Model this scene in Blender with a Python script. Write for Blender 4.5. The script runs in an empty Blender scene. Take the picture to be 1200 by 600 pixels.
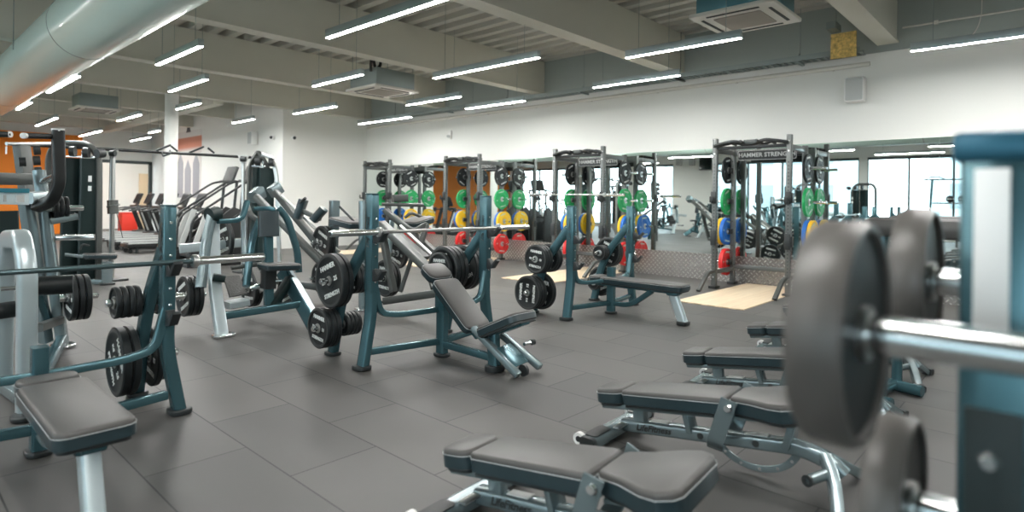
import bpy, bmesh, math, random
from mathutils import Vector as V, Matrix, Quaternion
random.seed(7)
S = bpy.context.scene; COL = S.collection
PI = math.pi; R = math.radians
# ---------------------------------------------------------------- camera, world, exposure
cam_d = bpy.data.cameras.new('camera'); cam = bpy.data.objects.new('camera', cam_d); COL.objects.link(cam)
CAMH = 1.35
cam_d.sensor_width = 36; cam_d.lens = 699.6/1200*36; cam_d.shift_y = -64.8/1200
cam.matrix_world = (Matrix.Translation((0, 0, CAMH)) @ Matrix.Rotation(-0.82709, 4, 'Z') @
                    Matrix.Rotation(PI/2, 4, 'X') @ Matrix.Rotation(0.0122, 4, 'Z'))
cam_d.clip_start = .05; cam_d.clip_end = 200
cam_d.dof.use_dof = True; cam_d.dof.focus_distance = 5.2; cam_d.dof.aperture_fstop = 1.35
S.camera = cam
S.view_settings.view_transform = 'Standard'; S.view_settings.look = 'None'
S.view_settings.gamma = 1; S.view_settings.use_curve_mapping = False
S.view_settings.exposure = 0.78
w = bpy.data.worlds.new('sky'); S.world = w; w.use_nodes = True
WN = w.node_tree.nodes; bg = WN['Background']
bg.inputs[0].default_value = (.86, .95, 1.0, 1); bg.inputs[1].default_value = 4.5
LAMP = 125.0     # emission strength of the strip lights
# ---------------------------------------------------------------- materials
def mat(name, col, rough=.5, metal=0., bump=0., bscale=40., var=0., vscale=3., spec=.5, coat=0., emit=None, es=0.):
    m = bpy.data.materials.new(name); m.use_nodes = True; nt = m.node_tree; N = nt.nodes; L = nt.links
    b = N['Principled BSDF']; b.inputs['Base Color'].default_value = (*col, 1)
    b.inputs['Roughness'].default_value = rough; b.inputs['Metallic'].default_value = metal
    b.inputs['Specular IOR Level'].default_value = spec; b.inputs['Coat Weight'].default_value = coat
    tc = N.new('ShaderNodeTexCoord')
    if var:
        n = N.new('ShaderNodeTexNoise'); n.inputs['Scale'].default_value = vscale; n.inputs['Detail'].default_value = 4
        L.new(tc.outputs['Object'], n.inputs['Vector'])
        r = N.new('ShaderNodeMapRange'); r.inputs[3].default_value = 1-var; r.inputs[4].default_value = 1+var
        L.new(n.outputs['Fac'], r.inputs[0])
        mx = N.new('ShaderNodeVectorMath'); mx.operation = 'SCALE'; mx.inputs[0].default_value = col
        L.new(r.outputs[0], mx.inputs['Scale']); L.new(mx.outputs[0], b.inputs['Base Color'])
    if bump:
        n = N.new('ShaderNodeTexNoise'); n.inputs['Scale'].default_value = bscale; n.inputs['Detail'].default_value = 3
        L.new(tc.outputs['Object'], n.inputs['Vector'])
        bp = N.new('ShaderNodeBump'); bp.inputs['Strength'].default_value = bump; bp.inputs['Distance'].default_value = .01
        L.new(n.outputs['Fac'], bp.inputs['Height']); L.new(bp.outputs[0], b.inputs['Normal'])
    if emit:
        b.inputs['Emission Color'].default_value = (*emit, 1); b.inputs['Emission Strength'].default_value = es
    return m
M = {}
M['frame'] = mat('painted_steel', (.066, .146, .168), .25, .58, var=.06)
M['frame_light'] = mat('silver_painted_steel', (.225, .285, .30), .25, .6, var=.05)
M['silver'] = mat('pale_silver_paint', (.52, .60, .62), .28, .45)
M['frame_grey'] = mat('grey_painted_steel', (.085, .092, .088), .38, .35, var=.05)
M['capblue'] = mat('blue_painted_steel', (.02, .10, .15), .35, .4)
M['rack'] = mat('rack_steel', (.125, .135, .132), .36, .45, var=.06)
M['dark'] = mat('black_plastic', (.018, .022, .023), .42)
M['black_metal'] = mat('black_metal', (.02, .022, .022), .38, .3)
M['shroud'] = mat('dark_green_shroud', (.006, .018, .018), .45, spec=.3)
M['chrome'] = mat('chrome', (.78, .80, .80), .16, 1.)
M['steel'] = mat('brushed_steel', (.55, .56, .55), .3, 1.)
M['pad'] = mat('charcoal_vinyl', (.062, .060, .057), .44, bump=.06, bscale=220)
M['padside'] = mat('dark_vinyl', (.018, .034, .040), .28, bump=.05, bscale=220)
M['stitch'] = mat('pale_stitching', (.45, .48, .48), .6)
M['rubber'] = mat('black_rubber', (.013, .016, .017), .42, spec=.32, bump=.08, bscale=120)
M['greyrubber'] = mat('grey_black_rubber', (.088, .080, .073), .42)
M['platerim'] = mat('plate_rim_rubber', (.045, .048, .047), .42)
M['letter'] = mat('white_lettering', (.75, .78, .76), .5)
M['blackletter'] = mat('black_lettering', (.01, .01, .01), .5)
M['green'] = mat('green_bumper', (.008, .34, .095), .42)
M['yellow'] = mat('yellow_bumper', (.85, .52, .012), .42)
M['blue'] = mat('blue_bumper', (.01, .14, .52), .42)
M['red'] = mat('red_bumper', (.68, .02, .02), .42)
M['greyletter'] = mat('pale_moulded_lettering', (.5, .62, .52), .5)
M['wall'] = mat('white_wall_paint', (.82, .825, .785), .75, bump=.03, bscale=60)
M['ceilw'] = mat('painted_beam', (.66, .65, .57), .7, var=.03)
M['duct'] = mat('painted_duct', (.70, .88, .80), .26, .05, coat=.3)
M['acwhite'] = mat('ac_white', (.72, .70, .64), .5)
M['galv'] = mat('galvanised_metal', (.30, .35, .34), .45, .6)
M['wall_shade'] = mat('upper_wall_shade_grey', (.36, .40, .375), .75)  # dimness of the wall above the lamps, put into the colour
M['orange'] = mat('orange_paint', (.92, .25, .01), .6, var=.08, vscale=.4)
M['tube_light'] = mat('light_diffuser', (1, 1, 1), .5, emit=(1, .985, .96), es=LAMP)
M['housing'] = mat('light_housing', (.42, .48, .49), .4, .5)
M['perforated'] = mat('perforated_rubber_plate', (.09, .09, .085), .6, bump=.8, bscale=60)
M['grille'] = mat('grille_grey', (.34, .31, .27), .7)
M['slot'] = mat('vent_slot', (.02, .03, .03), .6)
M['cable'] = mat('black_cable', (.012, .012, .012), .6)
M['white'] = mat('white_plastic', (.8, .8, .78), .4)
M['spk'] = mat('speaker_grey', (.46, .48, .47), .6)
M['osb'] = mat('yellow_board', (.66, .46, .15), .8, var=.9, vscale=26)
M['dkframe'] = mat('dark_window_frame', (.045, .06, .06), .4, .3)
M['redplastic'] = mat('red_plastic', (.75, .04, .02), .4)
M['screen'] = mat('screen_glass', (.008, .01, .012), .55, spec=.2)
M['placard'] = mat('placard_white', (.62, .72, .74), .4)
M['placardblue'] = mat('placard_teal', (.02, .18, .24), .4)
M['tvface'] = mat('tv_screen', (.004, .012, .012), .12)
M['belt'] = mat('treadmill_belt', (.03, .03, .03), .6)
M['banner'] = None

def node_mat(name):
    m = bpy.data.materials.new(name); m.use_nodes = True
    return m, m.node_tree.nodes, m.node_tree.links, m.node_tree.nodes['Principled BSDF']
# rubber floor mats, brick-laid
m, N, L, b = node_mat('rubber_floor_mats'); M['floor'] = m
tc = N.new('ShaderNodeTexCoord'); sp = N.new('ShaderNodeSeparateXYZ'); cb = N.new('ShaderNodeCombineXYZ')
ax = N.new('ShaderNodeMath'); ax.operation = 'ADD'; ax.inputs[1].default_value = 10 - .075
ay = N.new('ShaderNodeMath'); ay.operation = 'ADD'; ay.inputs[1].default_value = 20 - 1.18
L.new(tc.outputs['Object'], sp.inputs[0]); L.new(sp.outputs['X'], ax.inputs[0]); L.new(sp.outputs['Y'], ay.inputs[0])
L.new(ay.outputs[0], cb.inputs['X']); L.new(ax.outputs[0], cb.inputs['Y'])
br = N.new('ShaderNodeTexBrick'); L.new(cb.outputs[0], br.inputs['Vector'])
br.inputs['Scale'].default_value = 1; br.inputs['Brick Width'].default_value = .98; br.inputs['Row Height'].default_value = .493
br.offset = .5; br.inputs['Mortar Size'].default_value = .0042; br.inputs['Mortar Smooth'].default_value = .2
br.inputs['Color1'].default_value = (.100, .096, .090, 1); br.inputs['Color2'].default_value = (.074, .073, .070, 1)
br.inputs['Mortar'].default_value = (.014, .017, .017, 1); br.inputs['Bias'].default_value = 0
nz = N.new('ShaderNodeTexNoise'); nz.inputs['Scale'].default_value = 1.6; nz.inputs['Detail'].default_value = 6
L.new(tc.outputs['Object'], nz.inputs['Vector'])
mr = N.new('ShaderNodeMapRange'); mr.inputs[3].default_value = .62; mr.inputs[4].default_value = 1.36
L.new(nz.outputs['Fac'], mr.inputs[0])
n2 = N.new('ShaderNodeTexNoise'); n2.inputs['Scale'].default_value = 260; L.new(tc.outputs['Object'], n2.inputs['Vector'])
mr2 = N.new('ShaderNodeMapRange'); mr2.inputs[3].default_value = .86; mr2.inputs[4].default_value = 1.14; L.new(n2.outputs['Fac'], mr2.inputs[0])
mm = N.new('ShaderNodeMath'); mm.operation = 'MULTIPLY'; L.new(mr.outputs[0], mm.inputs[0]); L.new(mr2.outputs[0], mm.inputs[1])
sc = N.new('ShaderNodeVectorMath'); sc.operation = 'SCALE'; L.new(br.outputs['Color'], sc.inputs[0]); L.new(mm.outputs[0], sc.inputs['Scale'])
L.new(sc.outputs[0], b.inputs['Base Color']); b.inputs['Roughness'].default_value = .5; b.inputs['Specular IOR Level'].default_value = .42
rr = N.new('ShaderNodeMapRange'); rr.inputs[3].default_value = .40; rr.inputs[4].default_value = .62; L.new(nz.outputs['Fac'], rr.inputs[0]); L.new(rr.outputs[0], b.inputs['Roughness'])
bp = N.new('ShaderNodeBump'); bp.inputs['Strength'].default_value = .25; bp.inputs['Distance'].default_value = .004
L.new(br.outputs['Fac'], bp.inputs['Height']); bp.invert = True; L.new(bp.outputs[0], b.inputs['Normal'])
# diamond tread plate
m, N, L, b = node_mat('diamond_tread_plate'); M['tread'] = m
tc = N.new('ShaderNodeTexCoord'); mp = N.new('ShaderNodeMapping'); mp.inputs['Rotation'].default_value = (R(45), 0, 0)
L.new(tc.outputs['Object'], mp.inputs['Vector'])
def math_(op, a, bb=None):
    n = N.new('ShaderNodeMath'); n.operation = op
    for i, q in enumerate((a, bb)):
        if q is None: continue
        if isinstance(q, (int, float)): n.inputs[i].default_value = q
        else: L.new(q, n.inputs[i])
    return n.outputs[0]
sp = N.new('ShaderNodeSeparateXYZ'); L.new(mp.outputs[0], sp.inputs[0])
P_ = .062
u = math_('DIVIDE', sp.outputs['Y'], P_); v = math_('DIVIDE', sp.outputs['Z'], P_)
fu = math_('SUBTRACT', math_('FRACT', u), .5); fv = math_('SUBTRACT', math_('FRACT', v), .5)
chk = math_('FLOOR', math_('MODULO', math_('ADD', math_('ADD', math_('FLOOR', u), math_('FLOOR', v)), 4000.0), 2.0))
e1 = math_('ADD', math_('POWER', math_('DIVIDE', math_('ABSOLUTE', fu), .52), 2.0), math_('POWER', math_('DIVIDE', math_('ABSOLUTE', fv), .17), 2.0))
e2 = math_('ADD', math_('POWER', math_('DIVIDE', math_('ABSOLUTE', fv), .52), 2.0), math_('POWER', math_('DIVIDE', math_('ABSOLUTE', fu), .17), 2.0))
ee = math_('ADD', math_('MULTIPLY', e1, chk), math_('MULTIPLY', e2, math_('SUBTRACT', 1.0, chk)))
hh = math_('MAXIMUM', math_('SUBTRACT', 1.0, ee), 0.0); hh.node.use_clamp = True
bp = N.new('ShaderNodeBump'); bp.inputs['Strength'].default_value = 1; bp.inputs['Distance'].default_value = .02
cm = N.new('ShaderNodeMix'); cm.data_type = 'RGBA'; L.new(hh, cm.inputs['Factor']); cm.inputs['A'].default_value = (.36, .34, .32, 1); cm.inputs['B'].default_value = (.88, .87, .84, 1); L.new(cm.outputs['Result'], b.inputs['Base Color'])
L.new(hh, bp.inputs['Height']); L.new(bp.outputs[0], b.inputs['Normal'])
b.inputs['Metallic'].default_value = .85; b.inputs['Roughness'].default_value = .34
# mirror
m, N, L, b = node_mat('mirror_glass'); M['mirror'] = m
b.inputs['Base Color'].default_value = (.84, .90, .88, 1); b.inputs['Metallic'].default_value = 1; b.inputs['Roughness'].default_value = .008
# corrugated ceiling deck is real geometry; colour only
M['deck'] = mat('painted_deck', (.56, .55, .50), .6, .1)
# oak platform
m, N, L, b = node_mat('oak_platform'); M['oak'] = m
tc = N.new('ShaderNodeTexCoord'); br = N.new('ShaderNodeTexBrick'); L.new(tc.outputs['Object'], br.inputs['Vector'])
br.inputs['Scale'].default_value = 1; br.inputs['Brick Width'].default_value = 1.2; br.inputs['Row Height'].default_value = .095
br.inputs['Mortar Size'].default_value = .0012
br.inputs['Color1'].default_value = (.80, .66, .47, 1); br.inputs['Color2'].default_value = (.72, .57, .39, 1); br.inputs['Mortar'].default_value = (.50, .38, .24, 1)
mp = N.new('ShaderNodeMapping'); mp.inputs['Scale'].default_value = (2, 40, 1); L.new(tc.outputs['Object'], mp.inputs['Vector'])
nz = N.new('ShaderNodeTexNoise'); nz.inputs['Scale'].default_value = 1; nz.inputs['Detail'].default_value = 5; L.new(mp.outputs[0], nz.inputs['Vector'])
mr = N.new('ShaderNodeMapRange'); mr.inputs[3].default_value = .8; mr.inputs[4].default_value = 1.2; L.new(nz.outputs['Fac'], mr.inputs[0])
sc = N.new('ShaderNodeVectorMath'); sc.operation = 'SCALE'; L.new(br.outputs['Color'], sc.inputs[0]); L.new(mr.outputs[0], sc.inputs['Scale'])
L.new(sc.outputs[0], b.inputs['Base Color']); b.inputs['Roughness'].default_value = .4
# window glass
m = bpy.data.materials.new('window_glass'); m.use_nodes = True; N = m.node_tree.nodes; L = m.node_tree.links; N.clear(); M['glass'] = m
o = N.new('ShaderNodeOutputMaterial'); t = N.new('ShaderNodeBsdfTransparent'); g = N.new('ShaderNodeBsdfGlossy'); mx = N.new('ShaderNodeMixShader')
t.inputs[0].default_value = (.93, .975, .985, 1); g.inputs['Roughness'].default_value = .02; fr = N.new('ShaderNodeFresnel'); fr.inputs[0].default_value = 1.3
L.new(fr.outputs[0], mx.inputs[0]); L.new(t.outputs[0], mx.inputs[1]); L.new(g.outputs[0], mx.inputs[2]); L.new(mx.outputs[0], o.inputs[0])
# wall banner: grey chevrons on warm ground
m, N, L, b = node_mat('banner_print'); M['banner'] = m
tc = N.new('ShaderNodeTexCoord'); sp = N.new('ShaderNodeSeparateXYZ'); L.new(tc.outputs['Generated'], sp.inputs[0])
cr = N.new('ShaderNodeValToRGB'); L.new(sp.outputs['Z'], cr.inputs[0])
cr.color_ramp.elements[0].color = (.72, .70, .67, 1); cr.color_ramp.elements[1].color = (.74, .72, .69, 1)
for p, c_ in ((.70, (.62, .58, .55, 1)), (.76, (.62, .24, .16, 1)), (.90, (.66, .27, .18, 1)), (.91, (.70, .69, .66, 1))):
    e = cr.color_ramp.elements.new(p); e.color = c_
L.new(cr.outputs[0], b.inputs['Base Color']); b.inputs['Roughness'].default_value = .7

# ---------------------------------------------------------------- mesh builder
def frame_of(d, up=(0, 0, 1)):
    d = V(d).normalized(); u = V(up)
    if abs(d.dot(u)) > .995: u = V((0, 1, 0))
    s = d.cross(u).normalized(); u2 = s.cross(d).normalized()
    return s, u2, d
def fillet(pts, r, n=5):
    pts = [V(p) for p in pts]; out = [pts[0]]
    for i in range(1, len(pts)-1):
        a, b_, c_ = pts[i-1], pts[i], pts[i+1]; d1 = (a-b_); d2 = (c_-b_)
        k = min(r, d1.length*.45, d2.length*.45); p1 = b_+d1.normalized()*k; p2 = b_+d2.normalized()*k
        for j in range(n+1):
            t = j/n; out.append(p1*(1-t)**2+b_*2*t*(1-t)+p2*t*t)
    out.append(pts[-1]); return out
class MB:
    def __init__(s): s.bm = bmesh.new()
    def add(s, verts, faces):
        vs = [s.bm.verts.new(v) for v in verts]
        for f in faces:
            try: s.bm.faces.new([vs[i] for i in f])
            except ValueError: pass
        return s
    def box(s, c, sz, rot=None, bev=0.):
        t = bmesh.new(); bmesh.ops.create_cube(t, size=1)
        bmesh.ops.scale(t, vec=sz, verts=t.verts)
        if bev: bmesh.ops.bevel(t, geom=t.edges[:], offset=min(bev, min(sz)*.45), segments=2, affect='EDGES', profile=.5)
        mt = Matrix.Translation(c)
        if rot is not None: mt = mt @ (rot if isinstance(rot, Matrix) else Matrix.Rotation(rot, 4, 'Z'))
        bmesh.ops.transform(t, matrix=mt, verts=t.verts); s._merge(t); return s
    def _merge(s, t):
        me = bpy.data.meshes.new('t'); t.to_mesh(me); t.free(); s.bm.from_mesh(me); bpy.data.meshes.remove(me)
    def bar(s, p0, p1, w, h, up=(0, 0, 1), bev=.006):
        p0, p1 = V(p0), V(p1); sd, u, d = frame_of(p1-p0, up)
        m_ = Matrix((( sd.x, u.x, d.x, 0), (sd.y, u.y, d.y, 0), (sd.z, u.z, d.z, 0), (0, 0, 0, 1)))
        return s.box((p0+p1)/2, (w, h, (p1-p0).length), m_, bev)
    def tube(s, pts, w, h=None, n=12, sec='round', up=(0, 0, 1), cap=True):
        """w, h: full width (side) and height (up) of the section."""
        h = w if h is None else h; pts = [V(p) for p in pts]; rings = []; prev = None
        ring = []
        for k in range(n):
            a = 2*PI*(k+.5)/n; c_, q = math.cos(a), math.sin(a)
            if sec == 'round': ring.append((c_*w/2, q*h/2))
            else:
                e = .42 if sec == 'oval' else .3
                ring.append((math.copysign(abs(c_)**e, c_)*w/2, math.copysign(abs(q)**e, q)*h/2))
        for i, p in enumerate(pts):
            d = (pts[min(i+1, len(pts)-1)]-pts[max(i-1, 0)]).normalized()
            if prev is None: sd, u, _ = frame_of(d, up)
            else:
                u = prev-d*prev.dot(d)
                u = u.normalized() if u.length > 1e-4 else frame_of(d, up)[1]
                sd = d.cross(u).normalized()
            prev = u; rings.append([p+sd*x+u*y for x, y in ring])
        b0 = len(rings); vs = [s.bm.verts.new(q) for rg in rings for q in rg]
        for i in range(b0-1):
            for k in range(n):
                k2 = (k+1) % n
                s.bm.faces.new((vs[i*n+k], vs[i*n+k2], vs[(i+1)*n+k2], vs[(i+1)*n+k]))
        if cap: s.bm.faces.new(vs[:n][::-1]); s.bm.faces.new(vs[-n:])
        return s
    def cyl(s, p0, p1, r, n=16): return s.tube([p0, p1], 2*r, n=n)
    def lathe(s, prof, o=(0, 0, 0), axis=(1, 0, 0), n=28, closed=False):
        sd, u, d = frame_of(axis); o = V(o); rings = []
        for a, r in prof:
            rings.append([s.bm.verts.new(o+d*a+(sd*math.cos(2*PI*k/n)+u*math.sin(2*PI*k/n))*r) for k in range(n)] if r > 1e-6 else [s.bm.verts.new(o+d*a)])
        seq = list(zip(rings, rings[1:]))
        if closed: seq.append((rings[-1], rings[0]))
        for A, B in seq:
            for k in range(n):
                k2 = (k+1) % n
                f = ([A[0], B[k2], B[k]] if len(A) == 1 else [A[k], A[k2], B[0]] if len(B) == 1 else [A[k], A[k2], B[k2], B[k]])
                try: s.bm.faces.new(f)
                except ValueError: pass
        return s
    def prism(s, pts, th, mtx=None, bev=0.):
        """outline in local XY, extruded th along Z (centred), then placed by mtx."""
        t = bmesh.new(); vs = [t.verts.new((x, y, -th/2)) for x, y in pts]; f = t.faces.new(vs)
        r_ = bmesh.ops.extrude_face_region(t, geom=[f]); up_ = [q for q in r_['geom'] if isinstance(q, bmesh.types.BMVert)]
        bmesh.ops.translate(t, vec=(0, 0, th), verts=up_); bmesh.ops.recalc_face_normals(t, faces=t.faces)
        if bev:
            ed = [e for e in t.edges if abs(e.verts[0].co.z-e.verts[1].co.z) < 1e-6]
            bmesh.ops.bevel(t, geom=ed, offset=bev, segments=3, affect='EDGES', profile=.5)
        if mtx is not None: bmesh.ops.transform(t, matrix=mtx, verts=t.verts)
        s._merge(t); return s
    def build(s, name, m, parent=None, smooth=True, shadow=None):
        me = bpy.data.meshes.new(name)
        bmesh.ops.recalc_face_normals(s.bm, faces=s.bm.faces)
        s.bm.to_mesh(me); s.bm.free()
        if isinstance(m, str): m = M[m]
        me.materials.append(m)
        if smooth:
            me.shade_smooth(); me.set_sharp_from_angle(angle=R(38))
        o = bpy.data.objects.new(name, me); COL.objects.link(o)
        if parent: o.parent = parent
        return o
def fold(o, mb, m):
    """surface detail (holes, bolts) kept inside its part's own mesh, with its own material."""
    t = bpy.data.meshes.new('t'); bmesh.ops.recalc_face_normals(mb.bm, faces=mb.bm.faces)
    o.data.materials.append(M[m] if isinstance(m, str) else m); k = len(o.data.materials)-1
    for f in mb.bm.faces: f.material_index = k
    mb.bm.to_mesh(t); mb.bm.free()
    b_ = bmesh.new(); b_.from_mesh(o.data); b_.from_mesh(t); b_.to_mesh(o.data); b_.free(); bpy.data.meshes.remove(t)
    return o
def rrect(w, h, r, n=4):
    r = min(r, w/2*.99, h/2*.99); out = []
    for cx, cy, a0 in ((w/2-r, h/2-r, 0), (-w/2+r, h/2-r, 90), (-w/2+r, -h/2+r, 180), (w/2-r, -h/2+r, 270)):
        for k in range(n+1):
            a = R(a0+90*k/n); out.append((cx+r*math.cos(a), cy+r*math.sin(a)))
    return out
def axes(o, x, y):
    """matrix with local X along x, local Y towards y."""
    x = V(x).normalized(); z = x.cross(V(y)).normalized(); y = z.cross(x)
    return Matrix(((x.x, y.x, z.x, o[0]), (x.y, y.y, z.y, o[1]), (x.z, y.z, z.z, o[2]), (0, 0, 0, 1)))
_txt = {}
def text_mesh(body, size, ext=.0015, shear=0., space=1., bold=0.):
    key = (body, size, ext, shear, space, bold)
    if key not in _txt:
        c = bpy.data.curves.new('t', 'FONT'); c.body = body; c.size = size; c.extrude = ext; c.align_x = 'CENTER'; c.align_y = 'CENTER'
        c.shear = shear; c.space_character = space; c.offset = bold; c.resolution_u = 2
        o = bpy.data.objects.new('t', c); COL.objects.link(o)
        me = bpy.data.meshes.new_from_object(o.evaluated_get(bpy.context.evaluated_depsgraph_get()))
        bpy.data.objects.remove(o); bpy.data.curves.remove(c); _txt[key] = me
    return _txt[key]
def put_text(mb, body, size, mtx, **k):
    t = bmesh.new(); t.from_mesh(text_mesh(body, size, **k)); bmesh.ops.transform(t, matrix=mtx, verts=t.verts); mb._merge(t)
def tag(o, label=None, cat=None, group=None, kind=None):
    if label: o['label'] = label
    if cat: o['category'] = cat
    if group: o['group'] = group
    if kind: o['kind'] = kind
    return o
def thing(name, label, cat, loc=(0, 0, 0), rz=0., group=None):
    o = bpy.data.objects.new(name, None); COL.objects.link(o); o.location = loc; o.rotation_euler = (0, 0, rz)
    o.empty_display_size = .1
    return tag(o, label, cat, group)
def kids(o): return [c for c in COL.objects if c.parent == o]
def copy_tree(o, parent=None, _k=None):
    if _k is None:
        _k = {}
        for c in COL.objects:
            if c.parent: _k.setdefault(c.parent, []).append(c)
    c = o.copy(); COL.objects.link(c)
    if parent: c.parent = parent
    for ch in _k.get(o, []): copy_tree(ch, c, _k)
    return c
def struct(o, label=None): o['kind'] = 'structure'; o['label'] = label or o.name; return o
# ================================================================ the room
XW, YJ, XJ, YF, ZC = 10.12, 15.2, 7.52, 25.8, 4.42
XL, YB = -7.6, -7.0
ZC += .0
def wallbox(name, lo, hi, m='wall', label=None):
    c = [(a+b_)/2 for a, b_ in zip(lo, hi)]; s_ = [b_-a for a, b_ in zip(lo, hi)]
    return struct(MB().box(c, s_).build(name, m, smooth=False), label)
wallbox('floor', (XL-.2, YB-.2, -.1), (XW+.2, YF+3.2, 0), 'floor', 'grey rubber mat floor laid in offset rows')
# right wall: paint above the mirror line, solid behind
wallbox('wall_right', (XW, YB, 0), (XW+.2, YJ+.2, ZC+.12), 'wall', 'long white wall above the gym mirror')
wallbox('wall_right_upper', (XW-.012, YB, 3.60), (XW, YJ, ZC+.1), 'wall_shade', 'upper band of the right wall, its shade put in as grey')
wallbox('wall_end_upper', (XJ+.01, YJ-.012, 3.72), (XW-.012, YJ, ZC+.1), 'wall_shade')  # both upper bands are added sheets with the shade painted in
wallbox('wall_end', (XJ, YJ, 0), (XW, YJ+.2, ZC+.12), 'wall', 'white end wall beside the far power rack')
wallbox('wall_corridor', (XJ, YJ+.2, 0), (XJ+.2, YF, ZC+.12), 'wall', 'white wall running back behind the cardio machines')
# far wall with a wide opening
wallbox('wall_far', (XL, YF, 0), (3.0, YF+.2, ZC+.12), 'wall')
wallbox('wall_far_orange', (3.0, YF-.02, 0), (5.30, YF+.2, 3.48), 'orange', 'bright orange painted wall at the far left')
wallbox('wall_far_orange_side', (XL, YF-.02, 0), (3.0, YF, 3.48), 'orange', 'orange painted wall behind the left machines')
wallbox('wall_far_upper', (3.0, YF, 3.48), (5.30, YF+.2, ZC+.12), 'wall')
wallbox('wall_far_pier', (5.30, YF, 0), (5.62, YF+.2, ZC+.12), 'wall')
wallbox('wall_far_lintel', (5.62, YF, 2.62), (XJ+.2, YF+.2, ZC+.12), 'wall', 'grey band of wall above the far opening')
wallbox('wall_far_room', (4.5, YF+2.8, 0), (9.0, YF+3.0, 3.4), 'wall', 'white wall of the room seen through the opening')
wallbox('wall_far_room_side', (8.6, YF+.2, 0), (8.8, YF+2.8, 3.4), 'wall')
wallbox('ceiling_far_room', (4.5, YF+.2, 3.4), (9.0, YF+3.0, 3.5), 'wall')
d = MB()
for p0, p1 in (((5.62, YF-.03, 0), (5.62, YF-.03, 2.65)), ((7.46, YF-.03, 0), (7.46, YF-.03, 2.65)), ((5.58, YF-.03, 2.62), (7.5, YF-.03, 2.62))):
    d.bar(p0, p1, .11, .1, up=(0, 1, 0), bev=0)
struct(d.build('door_1', 'dkframe', smooth=False), 'dark grey frame of the wide opening in the far wall')
wallbox('door_2', (7.86, YF+2.74, 0), (8.30, YF+2.8, 2.3), mat('cream_door', (.75, .60, .40), .5), 'cream door in the room beyond the opening')
# rear wall behind the camera
wallbox('wall_rear', (XL, YB-.2, 0), (XW, YB, ZC+.12), 'wall')
# left wall with full-height windows between piers
ZW0, ZW1 = .12, 3.30
wins = [(-6.2, -1.6), (-1.3, 5.85), (6.15, 12.25), (14.5, 16.6), (17.1, 20.2), (20.6, 24.8)]
wallbox('wall_left_upper', (XL-.2, YB, ZW1), (XL, YF, ZC+.12), 'wall', 'wall band above the tall windows')
wallbox('wall_left_sill', (XL-.2, YB, 0), (XL, YF, ZW0), 'wall')
py = YB
for i, (a, b_) in enumerate(wins + [(YF, YF)]):
    wallbox('wall_left_pier_%d' % (i+1), (XL-.2, py, ZW0), (XL, a, ZW1), 'wall'); py = b_
for i, (a, b_) in enumerate(wins):
    f = MB()
    f.box((XL-.08, (a+b_)/2, ZW1-.05), (.12, b_-a, .12)); f.box((XL-.08, (a+b_)/2, ZW0+.03), (.1, b_-a, .06))
    n = max(2, round((b_-a)/1.5))
    for k in range(n+1): f.box((XL-.08, a+(b_-a)*k/n, (ZW0+ZW1)/2), (.1, .07, ZW1-ZW0))
    wf = struct(f.build('window_%d' % (i+1), 'dkframe', smooth=False), 'tall dark framed window')
    MB().box((XL-.1, (a+b_)/2, (ZW0+ZW1)/2), (.012, b_-a-.02, ZW1-ZW0-.02)).build('pane', 'glass', wf, smooth=False)
# pale buildings outside the windows
ext = mat('pale_facade', (.52, .60, .62), .8)
facade_glass = mat('facade_glass', (.28, .36, .40), .2)
for (y0, y1, z1, nm) in ((-6, 5.5, 9, 'pale office building seen through the right-hand windows'), (10, 22, 7, 'lower pale building seen through the far windows')):
    t = thing('distant_building', nm, 'building', (XL-16, (y0+y1)/2, 0))
    fc = MB().box((0, 0, z1/2-1), (6, y1-y0, z1+2)).build('facade', ext, t, smooth=False)
    wn = MB()
    for k in range(int((y1-y0)/1.8)):
        for z in (1.2, 3.9, 6.6):
            if z+1.4 < z1: wn.box((3.02, -(y1-y0)/2+1+1.8*k, z+.7), (.06, 1.1, 1.4))
    fold(fc, wn, facade_glass)
wallbox('ground_outside', (XL-40, -40, -.4), (XL-.2, 50, -.1), mat('asphalt', (.25, .27, .27), .9))
# corrugated ceiling deck, ribs along X
dk = MB(); prof = []; x = XL; pitch = .34
while x < XW:
    prof += [(x, 0), (x+.13, 0), (x+.16, .11), (x+.31, .11)]; x += pitch
prof = [q for q in prof if q[0] < XW]+[(XW, 0)]
vs = []; fs = []
for xx, zz in prof: vs += [(xx, YB, ZC-.02+zz), (xx, YF, ZC-.02+zz)]
for i in range(len(prof)-1): fs.append((2*i, 2*i+1, 2*i+3, 2*i+2))
dk.add(vs, fs); struct(dk.build('ceiling', 'deck', smooth=False), 'ribbed metal deck ceiling above the beams')
wallbox('ceiling_top', (XL-.2, YB-.2, ZC+.12), (XW+.2, YF+3, ZC+.2), 'galv')
# beams across the room
by = [1.75+3.3*k for k in range(-2, 8)]
for i, y in enumerate(by):
    x1 = XW if y < 15.1 else XJ
    b_ = MB()
    b_.box(((XL+x1)/2, y+.13, 4.06), (x1-XL, .22, .68), bev=0)
    b_.box(((XL+x1)/2, y+.13, 3.715), (x1-XL, .27, .03), bev=0)
    struct(b_.build('trim_%d' % (i+1), 'ceilw', smooth=False), 'deep boxed ceiling beam crossing the room')
# bulkhead along Y by the column, darker ceiling zone at the far end
wallbox('trim_11', (5.75, 15.2, 3.62), (5.98, YF, 3.80), 'ceilw', 'long pale beam running back past the column')
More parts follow.
